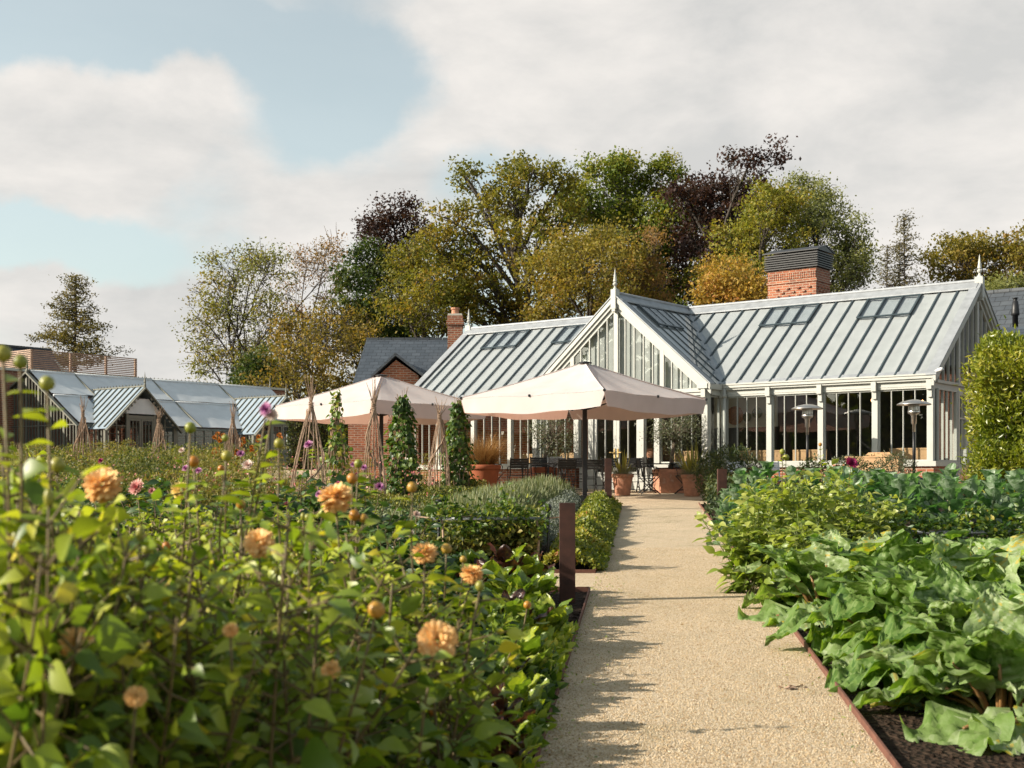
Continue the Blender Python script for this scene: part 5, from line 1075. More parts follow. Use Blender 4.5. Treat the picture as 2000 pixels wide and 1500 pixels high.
# dark hedge beyond the left parasol
rng = np.random.default_rng(302); hp_ = P(560, 50); o = thing('yew_hedge', 'dark clipped hedge under the left end of the left parasol', 'hedge', hp_); n = 7000
c = rng.random((n, 3)) * np.array([2.9, 1.0, 2.6]); c[:, 1] = np.where(rng.random(n) < .7, .15 * rng.random(n), c[:, 1]); b = MB(); leaves(b, c, rdir(n, rng) + np.array([0, -.4, .5]), rdir(n, rng), .12, .05, .1, .2, S3); b.build('foliage', G['yew'], o)
b = MB(); b.bb(.1, 2.8, .2, .9, 0, 2.4); b.build('stem', M['bark'], o)
# ------------------------------------------------------------------ dahlias
def dahlia(name, label, mat, seed, H, spread, nst=9, leafL=.105, group=None, node=.085, nleaf=2, zmin=.12):
    rng = np.random.default_rng(seed); o = thing(name, label, 'dahlia', (0, 0, 0), 0, group); st = MB(); lf = MB(); tips = []
    PP = []; DD = []; UU = []; LL_ = []; HU = []
    for k in range(nst):
        a = rng.random() * 6.28; r1 = spread * (rng.random() ** .6); h = H * (.74 + .26 * rng.random()) * (1 - .18 * r1 / spread)
        q = np.linspace(0, 1, 9); off = rng.normal(size=2) * .05
        pts = np.stack([.05 * cos(a) + r1 * cos(a) * q ** 1.4 + off[0] * np.sin(q * 5), .05 * sin(a) + r1 * sin(a) * q ** 1.4 + off[1] * np.sin(q * 4), h * q], 1)
        st.tube(pts, np.linspace(.006, .003, 9), 5, 0); tips.append(pts[-1])
        nn = int(h * (1 - zmin) / node); hue = rng.random()
        for i in range(nn):
            t = zmin + (1 - zmin) * (i + .5) / nn; j = t * 8; ai = int(min(j, 7)); p = pts[ai] + (pts[ai + 1] - pts[ai]) * (j - ai)
            for s in range(nleaf):
                b_ = i * 1.57 + s * pi + rng.normal() * .35; d = np.array([cos(b_), sin(b_), .35 + rng.normal() * .3]); d /= np.linalg.norm(d)
                sc_ = (.65 + .6 * rng.random()) * (1.15 - .45 * max(0, t - .6) / .4); pet = p + d * .06 * sc_
                st.tube([p, pet + d * .05], [.003, .002], 3, cap=False); sd = np.cross(d, (0, 0, 1))
                for (fwd, lat, ls) in ((.05, 0, 1.0), (.0, .75, .72), (.0, -.75, .72)):
                    dd = d + sd * lat + np.array([0, 0, -.15]) + rng.normal(size=3) * .2
                    PP.append(pet + d * fwd * sc_); DD.append(dd); UU.append(np.array([0, 0, 1]) + rng.normal(size=3) * .75); LL_.append(leafL * sc_ * ls * (.85 + .3 * rng.random())); HU.append(np.clip(.12 + .75 * t * rng.random() ** .7 + .25 * rng.random() + (.35 if rng.random() < .05 else 0), 0, 1))  # tone rises with height: bright tops and shaded foot put into leaf colour
    PP, DD, UU, LL_, HU = map(np.array, (PP, DD, UU, LL_, HU))
    leaves(lf, PP, DD, UU, LL_, LL_ * .56, .28, .28, np.array([.05, .75, 1, .8, .42, .02]), 0, HU)
    st.build('stem', STEM if mat is not G['dahlialight'] else STEMG, o, True); lf.build('foliage', mat, o, True)
    b = MB()
    for tp_ in tips[:2]:
        q = MB(); r = .008 + .006 * rng.random(); q.lathe([(.3 * r, -r), (.9 * r, -.5 * r), (r, .2 * r), (.6 * r, .8 * r), (0, r)], 8, tuple(tp_ + np.array([0, 0, r]))); q.build('bud', BUDG, o, True)
    return o
def flower_mesh(kind, col, R, rng, tilt):
    b = MB()
    if kind == 'pom':
        n = 120; k = np.arange(n); ph = np.arccos(1 - 1.75 * (k + .5) / n); th = k * 2.39996; d = np.stack([np.sin(ph) * np.cos(th), np.sin(ph) * np.sin(th), np.cos(ph)], 1); d += rng.normal(size=d.shape) * .12
        s = .55 + .45 * np.minimum(1, ph / 1.2); leaves(b, d * (.34 * R) * s[:, None], d, nrm(np.cross(d, np.cross(d, (0, 0, 1.) + rng.normal(size=3) * .01))), R * .68 * s, R * .36 * s, -.12, .5, np.array([.5, .9, 1, .9, .5]), 0, np.clip(.25 + .5 * rng.random(n) + .25 * np.cos(ph), 0, 1), rng)
    elif kind == 'open':
        P_, D_, L_, H_ = [], [], [], []
        for lay, (el, ln, m) in enumerate(((.12, 1, 15), (.38, .88, 14), (.7, .68, 12), (1.05, .42, 9))):
            for j in range(m):
                a = j / m * 6.28 + lay * .4 + rng.normal() * .06; D_.append((cos(a) * cos(el), sin(a) * cos(el), sin(el))); P_.append((0, 0, .0)); L_.append(R * ln * (.88 + .2 * rng.random())); H_.append(np.clip(1 - lay * .3 + rng.normal() * .08, 0, 1))
        leaves(b, np.array(P_), np.array(D_), np.array([0, 0, 1.]) + rng.normal(size=(len(P_), 3)) * .05, np.array(L_), R * .34, -.1, .3, np.array([.25, .7, 1, .85, .1]), 0, np.array(H_), rng)
    else:                                    # closed bud
        b.lathe([(R * .25, -R), (R * .8, -R * .7), (R, -.1 * R), (R * .85, R * .5), (R * .45, R * .85), (0, R * .95)], 12, cap=False, rnd=rng.random())
    a, t = rng.random() * 6.28, tilt
    Rx = np.array([[1, 0, 0], [0, cos(t), -sin(t)], [0, sin(t), cos(t)]]); return b.xf(Rx, (0, 0, 0))
ROOT = {}
# front bed : plants (px, d, top of foliage)
def ytop(px, d):
    k = [(-80, 800), (10, 860), (40, 1075), (150, 1075), (200, 965), (420, 935), (600, 935), (700, 970), (790, 1025), (860, 1095), (930, 1160), (1010, 1240), (1080, 1320)]
    return float(np.interp(px, [a for a, _ in k], [b for _, b in k]))
rngD = np.random.default_rng(70)
variants = [dahlia('dahlia', 'v', G['dahlia'], 71 + i, 1.0, .30, 11, .068 + .006 * i, node=.044) for i in range(5)]
plants = []; used = set()
GD = 'dahlias of the blurred foreground bed'
rows = [(3.2, .44), (3.75, .44), (4.3, .46), (4.9, .48), (5.5, .5), (6.2, .54), (6.9, .58), (7.7, .62), (8.5, .66), (9.3, .7)]
for ri, (d, spx) in enumerate(rows):
    X = EL(d) - .40 - (.16 if ri % 2 else 0)
    while True:
        px = 1000 + X * F / d
        if px < -130: break
        dj = d + rngD.normal() * .12; xx = X + rngD.normal() * .07; pj = 1000 + xx * F / dj
        if d > 7.8 and pj > 830: X -= spx; continue
        yt_ = ytop(pj, dj) + rngD.normal() * 16
        if d < 3.4 and pj < 60: yt_ = 765 + 30 * rngD.random()
        if pj > 820 and d < 5: yt_ = max(yt_, 1120)
        H = EYE + (YH - yt_) * dj / F - gz(dj); H = min(H, 1.85)
        if dj > 5.75: H = min(H, .26 + .50 * (EL(dj) - xx))
        if H > .3: plants.append((xx, dj, H, pj))
        X -= spx
for px, d, H in ((18, 2.75, 1.78), (85, 3.1, 1.72), (-40, 3.0, 1.8), (300, 3.4, 1.40), (-25, 3.35, 1.86), (45, 3.5, 1.74), (110, 3.7, 1.62)): plants.append(((px - 1000) * d / F, d, H, px))
plants_o = []
for i, (x, d, H, px) in enumerate(plants):
    v = i % 5; o0 = variants[v]
    if v not in used: used.add(v); o = o0; o.location = (x, d, gz(d)); o.rotation_euler = (0, 0, rngD.random() * 6.28)
    else: o = dup(o0, (x, d, gz(d)), rngD.random() * 6.28, '')
    sxy = .85 + .25 * rngD.random(); o.scale = (sxy * min(1.15, H), sxy * min(1.15, H), H); o['group'] = GD
    o['label'] = 'leafy dahlia bush without an open flower of its own in the blurred foreground bed'; plants_o.append(o)
def put_flower(px, py, d, R, kind, col, desc, owner_list, tilt=.5, stem_h=None, name=None):
    p = W3(px, py, d); rng = np.random.default_rng(int(px * 7 + py)); best = min(owner_list, key=lambda o: (o.location.x - p[0]) ** 2 + (o.location.y - p[1]) ** 2 + (3 if o.get('taken', 0) > 2 else 0))
    from mathutils import Matrix
    mat = BUD if kind == 'bud' and col == 'b' else BUDG if kind == 'bud' else FL[col]
    iM = (Matrix.Translation(best.location) @ Matrix.Rotation(best.rotation_euler.z, 4, 'Z') @ Matrix.Diagonal((*best.scale, 1))).inverted()
    def ch(mb, nm, m, sm=True):
        o = mb.build(nm, m, None, sm); o.parent = best; o.matrix_parent_inverse = iM; return o
    if kind == 'pom' and R > .03: R *= 1.18
    fm = flower_mesh(kind, col, R, rng, tilt); rz_ = rng.random() * 1.0 - .5; Rz = np.array([[cos(rz_), -sin(rz_), 0], [sin(rz_), cos(rz_), 0], [0, 0, 1]])
    fm.xf(Rz, p); fo = ch(fm, 'bud' if kind == 'bud' else 'flower', mat)
    bz = np.array(best.location); t0 = p + np.array([0, .0, -R * .3]); g0 = np.array([p[0] * .5 + bz[0] * .5, p[1] * .5 + bz[1] * .5 + .05, bz[2]]); m_ = p * .55 + g0 * .45 + np.array([rng.normal() * .03, .03, 0])
    b = MB(); b.tube([t0, p * .85 + g0 * .15 + np.array([0, .02, 0]), m_, g0], [.0035, .004, .005, .006], 6); ch(b, 'stem', STEM)
    b = MB(); m = 7; a = np.arange(m) / m * 6.28; dd = np.stack([np.cos(a), np.sin(a), np.full(m, -.25)], 1); leaves(b, np.repeat((p + np.array([0, .012, -R * .75 if kind != 'open' else -.01]))[None], m, 0), dd, np.array([0, 0, 1.]) + dd * .1, R * .6, R * .25, -.3, .2); ch(b, 'calyx', STEMG)
    if R > .014:
        n = 10; t = .07 + .65 * rng.random(n); c = p + (m_ - p) * t[:, None]; a = rng.random(n) * 6.28; dd = np.stack([np.cos(a), np.sin(a), .4 + 0 * a], 1); b = MB(); leaves(b, c, dd, np.array([0, 0, 1.]) + rng.normal(size=(n, 3)) * .3, .08, .045, .3, .25, LEAFP, 0, .5 + .4 * rng.random(n)); ch(b, 'leaf', G['dahlia'])
    best['taken'] = best.get('taken', 0) + 1
    if desc and not best.get('lab'): best['lab'] = 1; best['label'] = desc
OF = [  # px, py, d, radius, kind, colour, label of the bush that carries it, tilt
    (200, 945, 3.8, .048, 'pom', 'orange', 'dahlia bush carrying the widest orange pompon, upper left of the foreground bed', .5), (655, 970, 4.5, .050, 'pom', 'orange', 'dahlia bush carrying the round orange pompon highest in the middle of the foreground bed', .4),
    (506, 1060, 3.9, .038, 'pom', 'orange', 'dahlia bush carrying the ragged peach orange flower left of the middle', .9), (830, 1078, 4.5, .038, 'pom', 'orange', 'dahlia bush carrying the orange pompon beside a round orange bud, right of the middle', .2),
    (922, 1120, 5.0, .038, 'pom', 'orange', 'dahlia bush carrying the rightmost small orange pompon near the chard', .2), (150, 1255, 2.9, .033, 'pom', 'orange', 'dahlia bush carrying the orange pompon low at the left', .7),
    (855, 1252, 3.5, .046, 'pom', 'orange', 'dahlia bush carrying the large side facing orange pompon at lower right', 1.2), (646, 1308, 3.2, .024, 'pom', 'orange', 'dahlia bush carrying the small deep orange flower low in the middle', .8),
    (353, 957, 5.4, .034, 'pom', 'yellow', 'dahlia bush carrying the yellow flower between the two red pink ones and the middle', .5), (450, 1230, 3.0, .018, 'pom', 'orange', None, .8), (265, 1360, 2.8, .024, 'pom', 'orange', None, 1.0),
    (268, 953, 7.8, .058, 'open', 'pink', 'dahlia bush carrying the pink red starry flower beside the widest orange pompon', 1.1), (123, 1066, 6.5, .048, 'open', 'red', 'dahlia bush carrying the deep coral starry flower at the left', 1.15)]
for f in OF: put_flower(*f[:6], f[6], plants_o, f[7])
for (px, py, d, R, c) in [(378, 901, 4.4, .020, 'b'), (805, 951, 4.6, .019, 'b'), (688, 934, 4.8, .021, 'b'), (692, 1006, 4.8, .021, 'b'), (710, 1012, 4.8, .018, 'b'), (872, 1071, 5.3, .022, 'b'), (735, 1190, 3.2, .022, 'b'), (132, 1115, 4.8, .019, 'b'), (700, 905, 5.2, .018, 'g'), (545, 865, 4.6, .018, 'g'),
                          (470, 985, 4.4, .016, 'b'), (325, 1066, 4.6, .015, 'b'), (112, 907, 3.4, .02, 'g'), (6, 690, 2.8, .019, 'g'), (40, 706, 2.8, .016, 'g'), (92, 748, 3.0, .018, 'g'), (372, 835, 4.2, .019, 'g'), (443, 890, 4.4, .019, 'g'), (440, 855, 4.6, .013, 'g'), (602, 1010, 4.8, .014, 'g'), (1030, 1181, 7.0, .022, 'b'), (905, 1092, 5.4, .015, 'b'), (650, 1200, 4.0, .018, 'g'), (595, 1375, 3.6, .018, 'b'), (845, 1390, 4.2, .014, 'b')]:
    put_flower(px, py, d, R, 'bud', c, None, plants_o, .2)
for f in [(520, 800, 4.6, .030, 'open', 'mauve', 'dahlia bush carrying the tall blurred pink flower in front of the second porch', 1.3), (530, 812, 4.6, .028, 'open', 'blush', None, 1.0)]: put_flower(*f[:6], f[6], plants_o, f[7])
# middle dahlias : dark foliage, mauve and blush flowers
GM = 'dark leaved dahlias between the foreground bed and the wigwams'
mid = []; mvar = [dahlia('dahlia', 'v', G['dahliadark'], 90 + i, 1.0, .36, 11, .105, node=.075) for i in range(2)]
for i, (px, d, yt_, lab) in enumerate([(480, 12.3, 930, 'dark leaved dahlia below the wigwam with orange flowers behind'), (560, 11.8, 905, 'dark leaved dahlia just left of the splayed leaning wigwam'), (612, 12.4, 893, 'dark leaved dahlia at the foot of the splayed leaning wigwam'), (672, 11.6, 940, 'dark leaved dahlia behind the highest middle orange pompon'),
                                   (735, 12.2, 948, 'dark leaved dahlia in front of the tall bare wigwam'), (790, 11.0, 1010, 'dark leaved dahlia with blush flowers by the lavender'), (405, 12.6, 925, 'dark leaved dahlia in front of the third bare wigwam from the left'), (330, 12.0, 925, 'dark leaved dahlia in front of the wigwam by the porch doors'),
                                   (255, 12.5, 940, 'dark leaved dahlia under the greenhouse porch'), (640, 10.4, 985, 'dark leaved dahlia nearest the camera in the middle'), (540, 10.2, 990, 'dark leaved dahlia low in front, left of the middle'), (740, 10.2, 1010, 'dark leaved dahlia low in front, beside the chard'), (820, 9.6, 1090, 'low dark leaved dahlia at the edge of the chard')]):
    p = P(px, d); H = EYE + (YH - yt_) * d / F - p[2]; o = mvar[i] if i < 2 else dup(mvar[i % 2], p, rngD.random() * 6.28, lab)
    o.location = tuple(p); o.scale = (1.35, 1.35, H * 1.04); o['label'] = lab; o['group'] = GM; mid.append(o)
for f in [(603, 869, 12, .052, 'open', 'mauve'), (484, 909, 11.6, .060, 'open', 'blush'), (690, 908, 12, .032, 'open', 'mauve'), (711, 914, 12, .038, 'open', 'mauve'), (698, 928, 11.8, .032, 'open', 'magenta'), (741, 951, 11.6, .05, 'open', 'mauve'), (624, 966, 11, .042, 'open', 'mauve'), (780, 1048, 10.6, .05, 'open', 'blush'), (800, 1042, 10.7, .042, 'open', 'blush'), (813, 1005, 11, .042, 'open', 'blush'), (589, 1000, 10.6, .03, 'open', 'blush'),
          (560, 985, 10.6, .026, 'open', 'magenta'), (355, 880, 12.5, .036, 'open', 'blush'), (363, 915, 12, .042, 'open', 'mauve'), (388, 920, 12, .040, 'open', 'mauve'), (470, 887, 12.2, .045, 'open', 'mauve'), (197, 900, 12.5, .030, 'open', 'magenta'), (210, 918, 12.5, .03, 'open', 'pink'), (297, 960, 11.5, .04, 'open', 'pink'), (432, 915, 12, .034, 'bud', 'b'), (660, 945, 11.5, .03, 'open', 'magenta')]:
    put_flower(f[0], f[1], f[2], f[3], f[4], f[5], None, mid, .9)
# light green dahlias on the right
lmid = []
for i, (px, d, yt_, lab) in enumerate([(1462, 13.1, 950, 'light green dahlia leaning over the right edge of the path'), (1545, 13.6, 900, 'tall light green dahlia in the middle of the right bed'), (1630, 14.2, 900, 'light green dahlia with the crimson flower in the right bed'), (1500, 14.8, 935, 'light green dahlia just in front of the kale by the path'), (1690, 13.6, 950, 'light green dahlia against the cabbage row'), (1580, 12.4, 985, 'light green dahlia lowest in front, behind the rhubarb')]):
    p = P(px, d); H = EYE + (YH - yt_) * d / F - p[2]
    o = dahlia('dahlia', lab, G['dahlialight'], 101 + i, 1.0, .42, 15, .115, 'light green dahlias of the right bed', node=.062, zmin=.06) if i < 3 else dup(lmid[i - 3], p, rngD.random() * 6.28, lab)
    o.location = tuple(p); o.scale = (1.05, 1.05, H); lmid.append(o)
for f in [(1662, 905, 14, .085, 'open', 'magenta'), (1535, 893, 13.6, .035, 'bud', 'g'), (1602, 868, 14, .02, 'bud', 'b'), (1528, 882, 13.6, .03, 'bud', 'g')]: put_flower(*f, None, lmid, .9)

# ------------------------------------------------------------------ big leaved vegetables
def blade(mb, base, dr, up, L, Wd, shape, bend, fold, ruf, rng, nu=11, nv=9, rnd=.5, lobes=0.0, cup=0.0):
    dr = np.array(dr, float) / np.linalg.norm(dr); sd = np.cross(dr, up); sd /= np.linalg.norm(sd); up = np.cross(sd, dr)
    t = np.linspace(0, 1, nu)[:, None]; v = np.linspace(-1, 1, nv)[None]
    w = shape(t) * Wd / 2; ph = rng.random(4) * 6.28
    if lobes: w = w * (1 + lobes * np.sin(t * 17 + ph[0] + np.sign(v) * 1.3))
    av = np.abs(v); back = -.30 * L * av ** 1.6 * (1 - t) ** 3 if lobes else 0 * av * t
    if lobes: z0_ = .012 * L * np.cos((t - .45 * av) * 36)
    else: z0_ = 0
    z = z0_ + fold * w * av ** 1.2 + ruf * L * av ** 1.8 * np.sin(t * 15 + ph[1] + np.sign(v) * ph[2]) + .35 * ruf * L * np.sin(t * 23 + v * 6 + ph[3]) * (av > .05) - bend * L * t ** 2 + cup * (w * av) ** 2 / max(Wd, .01) * 2 + .02 * L * rng.normal(size=(nu, nv)) * (av > .01)
    c = np.array(base)[None, None] + dr * (L * t + back)[..., None] + sd * (w * v * (1 - .12 * av * fold))[..., None] + up * z[..., None]
    i = np.arange(nu - 1)[:, None] * nv; j = np.arange(nv - 1)[None]
    mb.add(c.reshape(-1, 3), np.stack([i + j, i + 1 + j, i + nv + 1 + j, i + nv + j], -1).reshape(-1, 4), 0, np.clip(rnd + rng.normal(size=(nu - 1) * (nv - 1)) * .07 + ((.28 * ((np.abs(v[:, :-1] + 1 / (nv - 1)) < 1.2 / nv) | ((((t[:-1] + .5 / nu - .45 * np.abs(v[:, :-1] + 1 / (nv - 1))) * 5.5) % 1) < .17))).ravel() if nv > 8 else 0), 0, 1))
sh_rh = lambda t: np.clip(np.sin(pi * np.clip(t, 0, 1) ** .55), 0, 1) ** .75 * .98 + .06 * (1 - t)
sh_ch = lambda t: np.clip(np.sin(pi * t ** .9 * .97 + .06), 0, 1) ** .7
sh_cab = lambda t: np.clip(np.sin(pi * np.clip(t, 0, 1) ** 1.15), 0.004, 1) ** .55
def rhubarb(seed):
    rng = np.random.default_rng(seed); o = thing('rhubarb', 'v', 'rhubarb'); n = 24
    for k in range(n):
        a = k * 2.4 + rng.normal() * .3; el = ([.25, .6, .95, 1.28][k % 4] if k < 20 else 1.42) + rng.normal() * .1; L = .36 + .24 * rng.random(); r = .30 + .20 * rng.random()
        d = np.array([cos(a) * sin(el), sin(a) * sin(el), cos(el)]); p0 = np.array([cos(a) * .05, sin(a) * .05, 0]); p1 = p0 + d * r
        b = MB(); b.tube([p0, p0 + d * r * .5 + np.array([0, 0, .04]), p1 + d * .02], [.018, .015, .010], 6); b.build('stalk', PET, o, True)
        h = np.array([cos(a), sin(a), 0]); e2 = min(1.7, el + .35 + rng.normal() * .25); dl = h * sin(e2) + np.array([0, 0, cos(e2)]); up = -h * cos(e2) + np.array([0, 0, sin(e2)])
        m = MB(); blade(m, p1, dl, up, L, L * (.95 + .2 * rng.random()), sh_rh, .25 + .35 * rng.random(), .25, .085, rng, 24, 21, .10 + .62 * rng.random() + (.3 if rng.random() < .06 else 0), .12); m.build('leaf', G['rhubarb'], o, True)
    return o
rv = [rhubarb(111 + i) for i in range(3)]
GRh = 'rhubarb plants in the right bed'
for i, (px, d, s, lab) in enumerate([(1612, 11.4, 1.0, 'rhubarb plant whose dark leaf flops over the path edge, furthest left of the rhubarb'), (1740, 11.2, 1.05, 'rhubarb plant at the back beside the cabbage row'), (1752, 9.7, 1.0, 'rhubarb plant spreading over the rusty edging halfway along the rhubarb bed'), (1880, 9.9, 1.1, 'rhubarb plant with big upright leaves in the middle of the right edge'),
                                  (1870, 8.5, 1.0, 'rhubarb plant with pinkish stalks showing, front of the bed'), (2010, 8.4, 1.05, 'rhubarb plant cut by the right picture edge'), (1960, 7.35, .95, 'rhubarb plant lowest at the bottom right corner'), (1790, 10.4, 1.0, 'rhubarb plant filling the middle of the bed behind the pinkish stalks'), (1930, 11.4, 1.1, 'rhubarb plant behind the short buried rusty post'), (1680, 12.0, .9, 'smallest rhubarb plant, tucked against the light green dahlias'), (1800, 9.1, .85, 'rhubarb plant whose leaves hang over the edging above the yellow fallen leaf'), (1900, 8.7, 1.0, 'rhubarb plant just left of the one cut by the right picture edge'), (1960, 7.9, .9, 'rhubarb plant with leaves drooping onto the bare soil at the lower right')]):
    o = rv[i] if i < 3 else dup(rv[i % 3], (0, 0, 0), 0, '')
    o.location = tuple(P(px, d)); o.rotation_euler = (0, 0, [0.3, 2.1, 4.0, 1.2, 5.2, 3.3, .7, 2.6, 4.4, 1.9, .1, 3.8, 5.5][i]); o.scale = (s, s, s * 1.0); o['label'] = lab; o['group'] = GRh
def chard(seed):
    rng = np.random.default_rng(seed); o = thing('chard', 'v', 'chard')
    red = seed % 2
    for k in range(20):
        a = k * 2.4 + rng.normal() * .3; el = .08 + .62 * rng.random() ** 1.3; L = .17 + .11 * rng.random(); r = .09 + .12 * rng.random(); d = np.array([cos(a) * sin(el), sin(a) * sin(el), cos(el)]); p1 = d * r
        b = MB(); b.tube([(0, 0, 0), p1], [.010, .007], 5); b.build('stalk', PET, o, True)
        e2 = el + .10; h = np.array([cos(a), sin(a), 0]); dl = h * sin(e2) + np.array([0, 0, cos(e2)]); up = -h * cos(e2) + np.array([0, 0, sin(e2)])
        m = MB(); blade(m, p1, dl, up, L, L * .66, sh_ch, .05 + .5 * rng.random() ** 2, .18, .055, rng, 13, 8, (.10 if rng.random() < (.55 if red else .12) else .45 + .5 * rng.random()), .04); m.build('leaf', G['chard'], o, True)
    return o
cv = [chard(120), chard(121), chard(122)]
GC = 'chard plants beside the near rusty post'
for i, (px, d, s, lab) in enumerate([(925, 12.6, 1.3, 'bronze red chard at the back left of the chard row'), (985, 12.2, 1.35, 'chard with grey green crinkled leaves in the middle of the row'), (1022, 12.5, 1.25, 'chard with dark red leaves beside the near rusty post'), (890, 11.4, 1.3, 'chard furthest left, behind the orange pompon and its bud'), (955, 11.0, 1.3, 'bronze chard with one orange brown leaf'), (1000, 10.9, 1.25, 'bright green chard in the front of the row'),
                                  (1035, 11.2, 1.1, 'low green chard right below the rusty post'), (1000, 9.6, 1.1, 'dark chard low at the bed edge'), (1065, 9.9, 1.0, 'green chard sprawling towards the gravel path'), (940, 9.4, 1.15, 'chard hidden between dahlias and the bed edge'), (1040, 13.0, 1.0, 'chard behind the base of the near rusty post'), (1020, 8.3, 1.0, 'dark green low chard nearest the camera at the path edge'), (960, 7.9, 1.0, 'low chard under the rightmost orange pompon'), (955, 6.6, .9, 'dark low chard at the bottom corner of the bed by the path edging'), (1000, 7.2, .85, 'low chard against the edging strip just above the bottom corner'), (900, 6.3, 1.0, 'low chard between the dahlias and the bottom edge of the picture'), (985, 6.1, .7, 'smallest chard touching the edging strip at the bottom of the picture')]):
    o = cv[i] if i < 3 else dup(cv[i % 3], (0, 0, 0), 0, '')
    o.location = tuple(P(px, d)); o.rotation_euler = (0, 0, i * 1.7); o.scale = (s, s, s); o['label'] = lab; o['group'] = GC
def cabbage(seed, H):
    rng = np.random.default_rng(seed); o = thing('cabbage', 'v', 'cabbage'); b = MB(); b.tube([(0, 0, 0), (.01, 0, H * .5), (0, 0, H * .9)], [.025, .022, .015], 7); b.build('stalk', STEMG, o, True)
    n = 26
    for k in range(n):
        t = (k + .5) / n; a = k * 2.4; z = H * (.22 + .68 * t); el = 1.65 - 1.15 * t + rng.normal() * .12; h = np.array([cos(a), sin(a), 0]); d = h * sin(el) + np.array([0, 0, cos(el)]); r = .12 * (1.2 - .7 * t)
        p0 = np.array([0, 0, z]); p1 = p0 + d * r; e2 = el - .15; dl = h * sin(e2) + np.array([0, 0, cos(e2)]); up = -h * cos(e2) + np.array([0, 0, sin(e2)]); L = (.26 - .08 * t) * (.85 + .3 * rng.random())
        m = MB(); m.tube([p0, p1 + dl * L * .5], [.008, .004], 4); blade(m, p1, dl, up, L, L * (.85 + .3 * rng.random()), sh_cab, -.12 + .55 * rng.random(), .12, .045, rng, 11, 9, np.clip(.05 + .75 * rng.random() + .2 * t, 0, 1), 0, .45); m.build('leaf', G['cabbage'], o, True)
    return o
kv = [cabbage(131 + i, .95) for i in range(3)]
CL = []
for k, (px, d, s) in enumerate([(1418, 16.6, .72), (1435, 18.3, .78), (1420, 20.0, .72), (1446, 22.3, .92), (1478, 20.5, 1.0), (1496, 23.0, 1.05), (1470, 17.4, .85)]):
    CL.append((px, d, s, ('kale' , ['lowest blue green cabbage beside the path, nearest the camera', 'blue green cabbage second along the right path edge', 'small cabbage with leaves hanging out over the path, third along the edge', 'cabbage furthest up the path edge by the dark yew', 'tall cabbage behind the light green dahlia, left one', 'tall cabbage furthest back below the first right wing window', 'cabbage tucked behind the light green dahlia by the path'][k]), 'cabbages by the path'))
for r, (d, x0, n_) in enumerate(((15.6, 4.15, 6), (16.9, 4.35, 6), (18.2, 4.5, 6))):
    for k in range(n_): CL.append((1000 + (x0 + k * .56) * F / (d + .08 * (k % 2)), d + .08 * (k % 2), 1.0 + .1 * ((k * 7 + r * 3) % 4) / 3, ('row', '%s cabbage from the left in the %s row of the right hand cabbage bed' % (ORD[k], ['front', 'middle', 'back'][r])), 'cabbages of the right hand bed'))
for k in range(5): CL.append((1545 + k * 42, 20.6 + .3 * (k % 2), 1.0, ('back', '%s cabbage from the left in the far row under the patio heater and herb pots' % ORD[k]), 'cabbages under the right wing'))
for i, (px, d, s, (_, lab), grp) in enumerate(CL):
    o = kv[i] if i < 3 else dup(kv[i % 3], (0, 0, 0), 0, '')
    o.location = tuple(P(px, d)); o.rotation_euler = (0, 0, i * 1.3); o.scale = (s * 1.02, s * 1.02, s); o['label'] = lab; o['group'] = grp

# ------------------------------------------------------------------ low planting of the left beds
def mound(name, mat, poly_fn, n, hfun, L, Wd, seed, upz=.8, prof=S3, label=None, hue_scale=3.0):
    rng = np.random.default_rng(seed); s, t = rng.random(n), rng.random(n); xy = np.stack(poly_fn(s, t), 1); g_ = np.array([gz(y) for y in xy[:, 1]])
    hh = hfun(xy[:, 0], xy[:, 1], s, t); z = g_ + hh * (1 - .55 * rng.random(n) ** 2.2); c = np.stack([xy[:, 0], xy[:, 1], z], 1)
    hue = np.clip(.45 + .25 * np.sin(xy[:, 0] * hue_scale + 1.3 * np.sin(xy[:, 1] * hue_scale * .7)) + rng.normal(size=n) * .2, 0, 1)
    b = MB(); leaves(b, c, nrm(rng.normal(size=(n, 3)) * .7 + np.array([0, 0, upz])), rng.normal(size=(n, 3)) * .7 + np.array([0, -.3, .9]), L * (.6 + .8 * rng.random(n)), Wd, .2, .2, prof, 0, hue)
    o = b.build(name, mat); tag(o, label, kind='stuff'); return o
lump = lambda x, y, k: .5 + .5 * np.sin(x * k + np.sin(y * k * .8) * 1.4) * np.cos(y * k * .9 + np.sin(x * k))
mound('strawberry_edging', G['strawb'], lambda s, t: (EL(15 + 12.4 * t) + .10 - .72 * s, 15 + 12.4 * t), 30000, lambda x, y, s, t: (.07 + .26 * np.clip(s * 2.4 - .1, 0, 1) ** .8 * np.sin(np.clip(s * .9 + .1, 0, 1) * pi) ** .5) * (.55 + .6 * lump(x, y, 4)), .05, .038, 150, .5, S4, 'yellowing green strawberry plants spilling along the left path edge')
mound('grey_thyme', G['thyme'], lambda s, t: (EL(17 + 10.5 * t) - .68 - .62 * s, 17 + 10.5 * t), 13000, lambda x, y, s, t: (.10 + .24 * np.sin(s * pi) ** .6) * (.8 + .3 * lump(x, y, 6)), .045, .016, 151, 1.0, S3, 'low silver grey thyme band behind the strawberry edging')
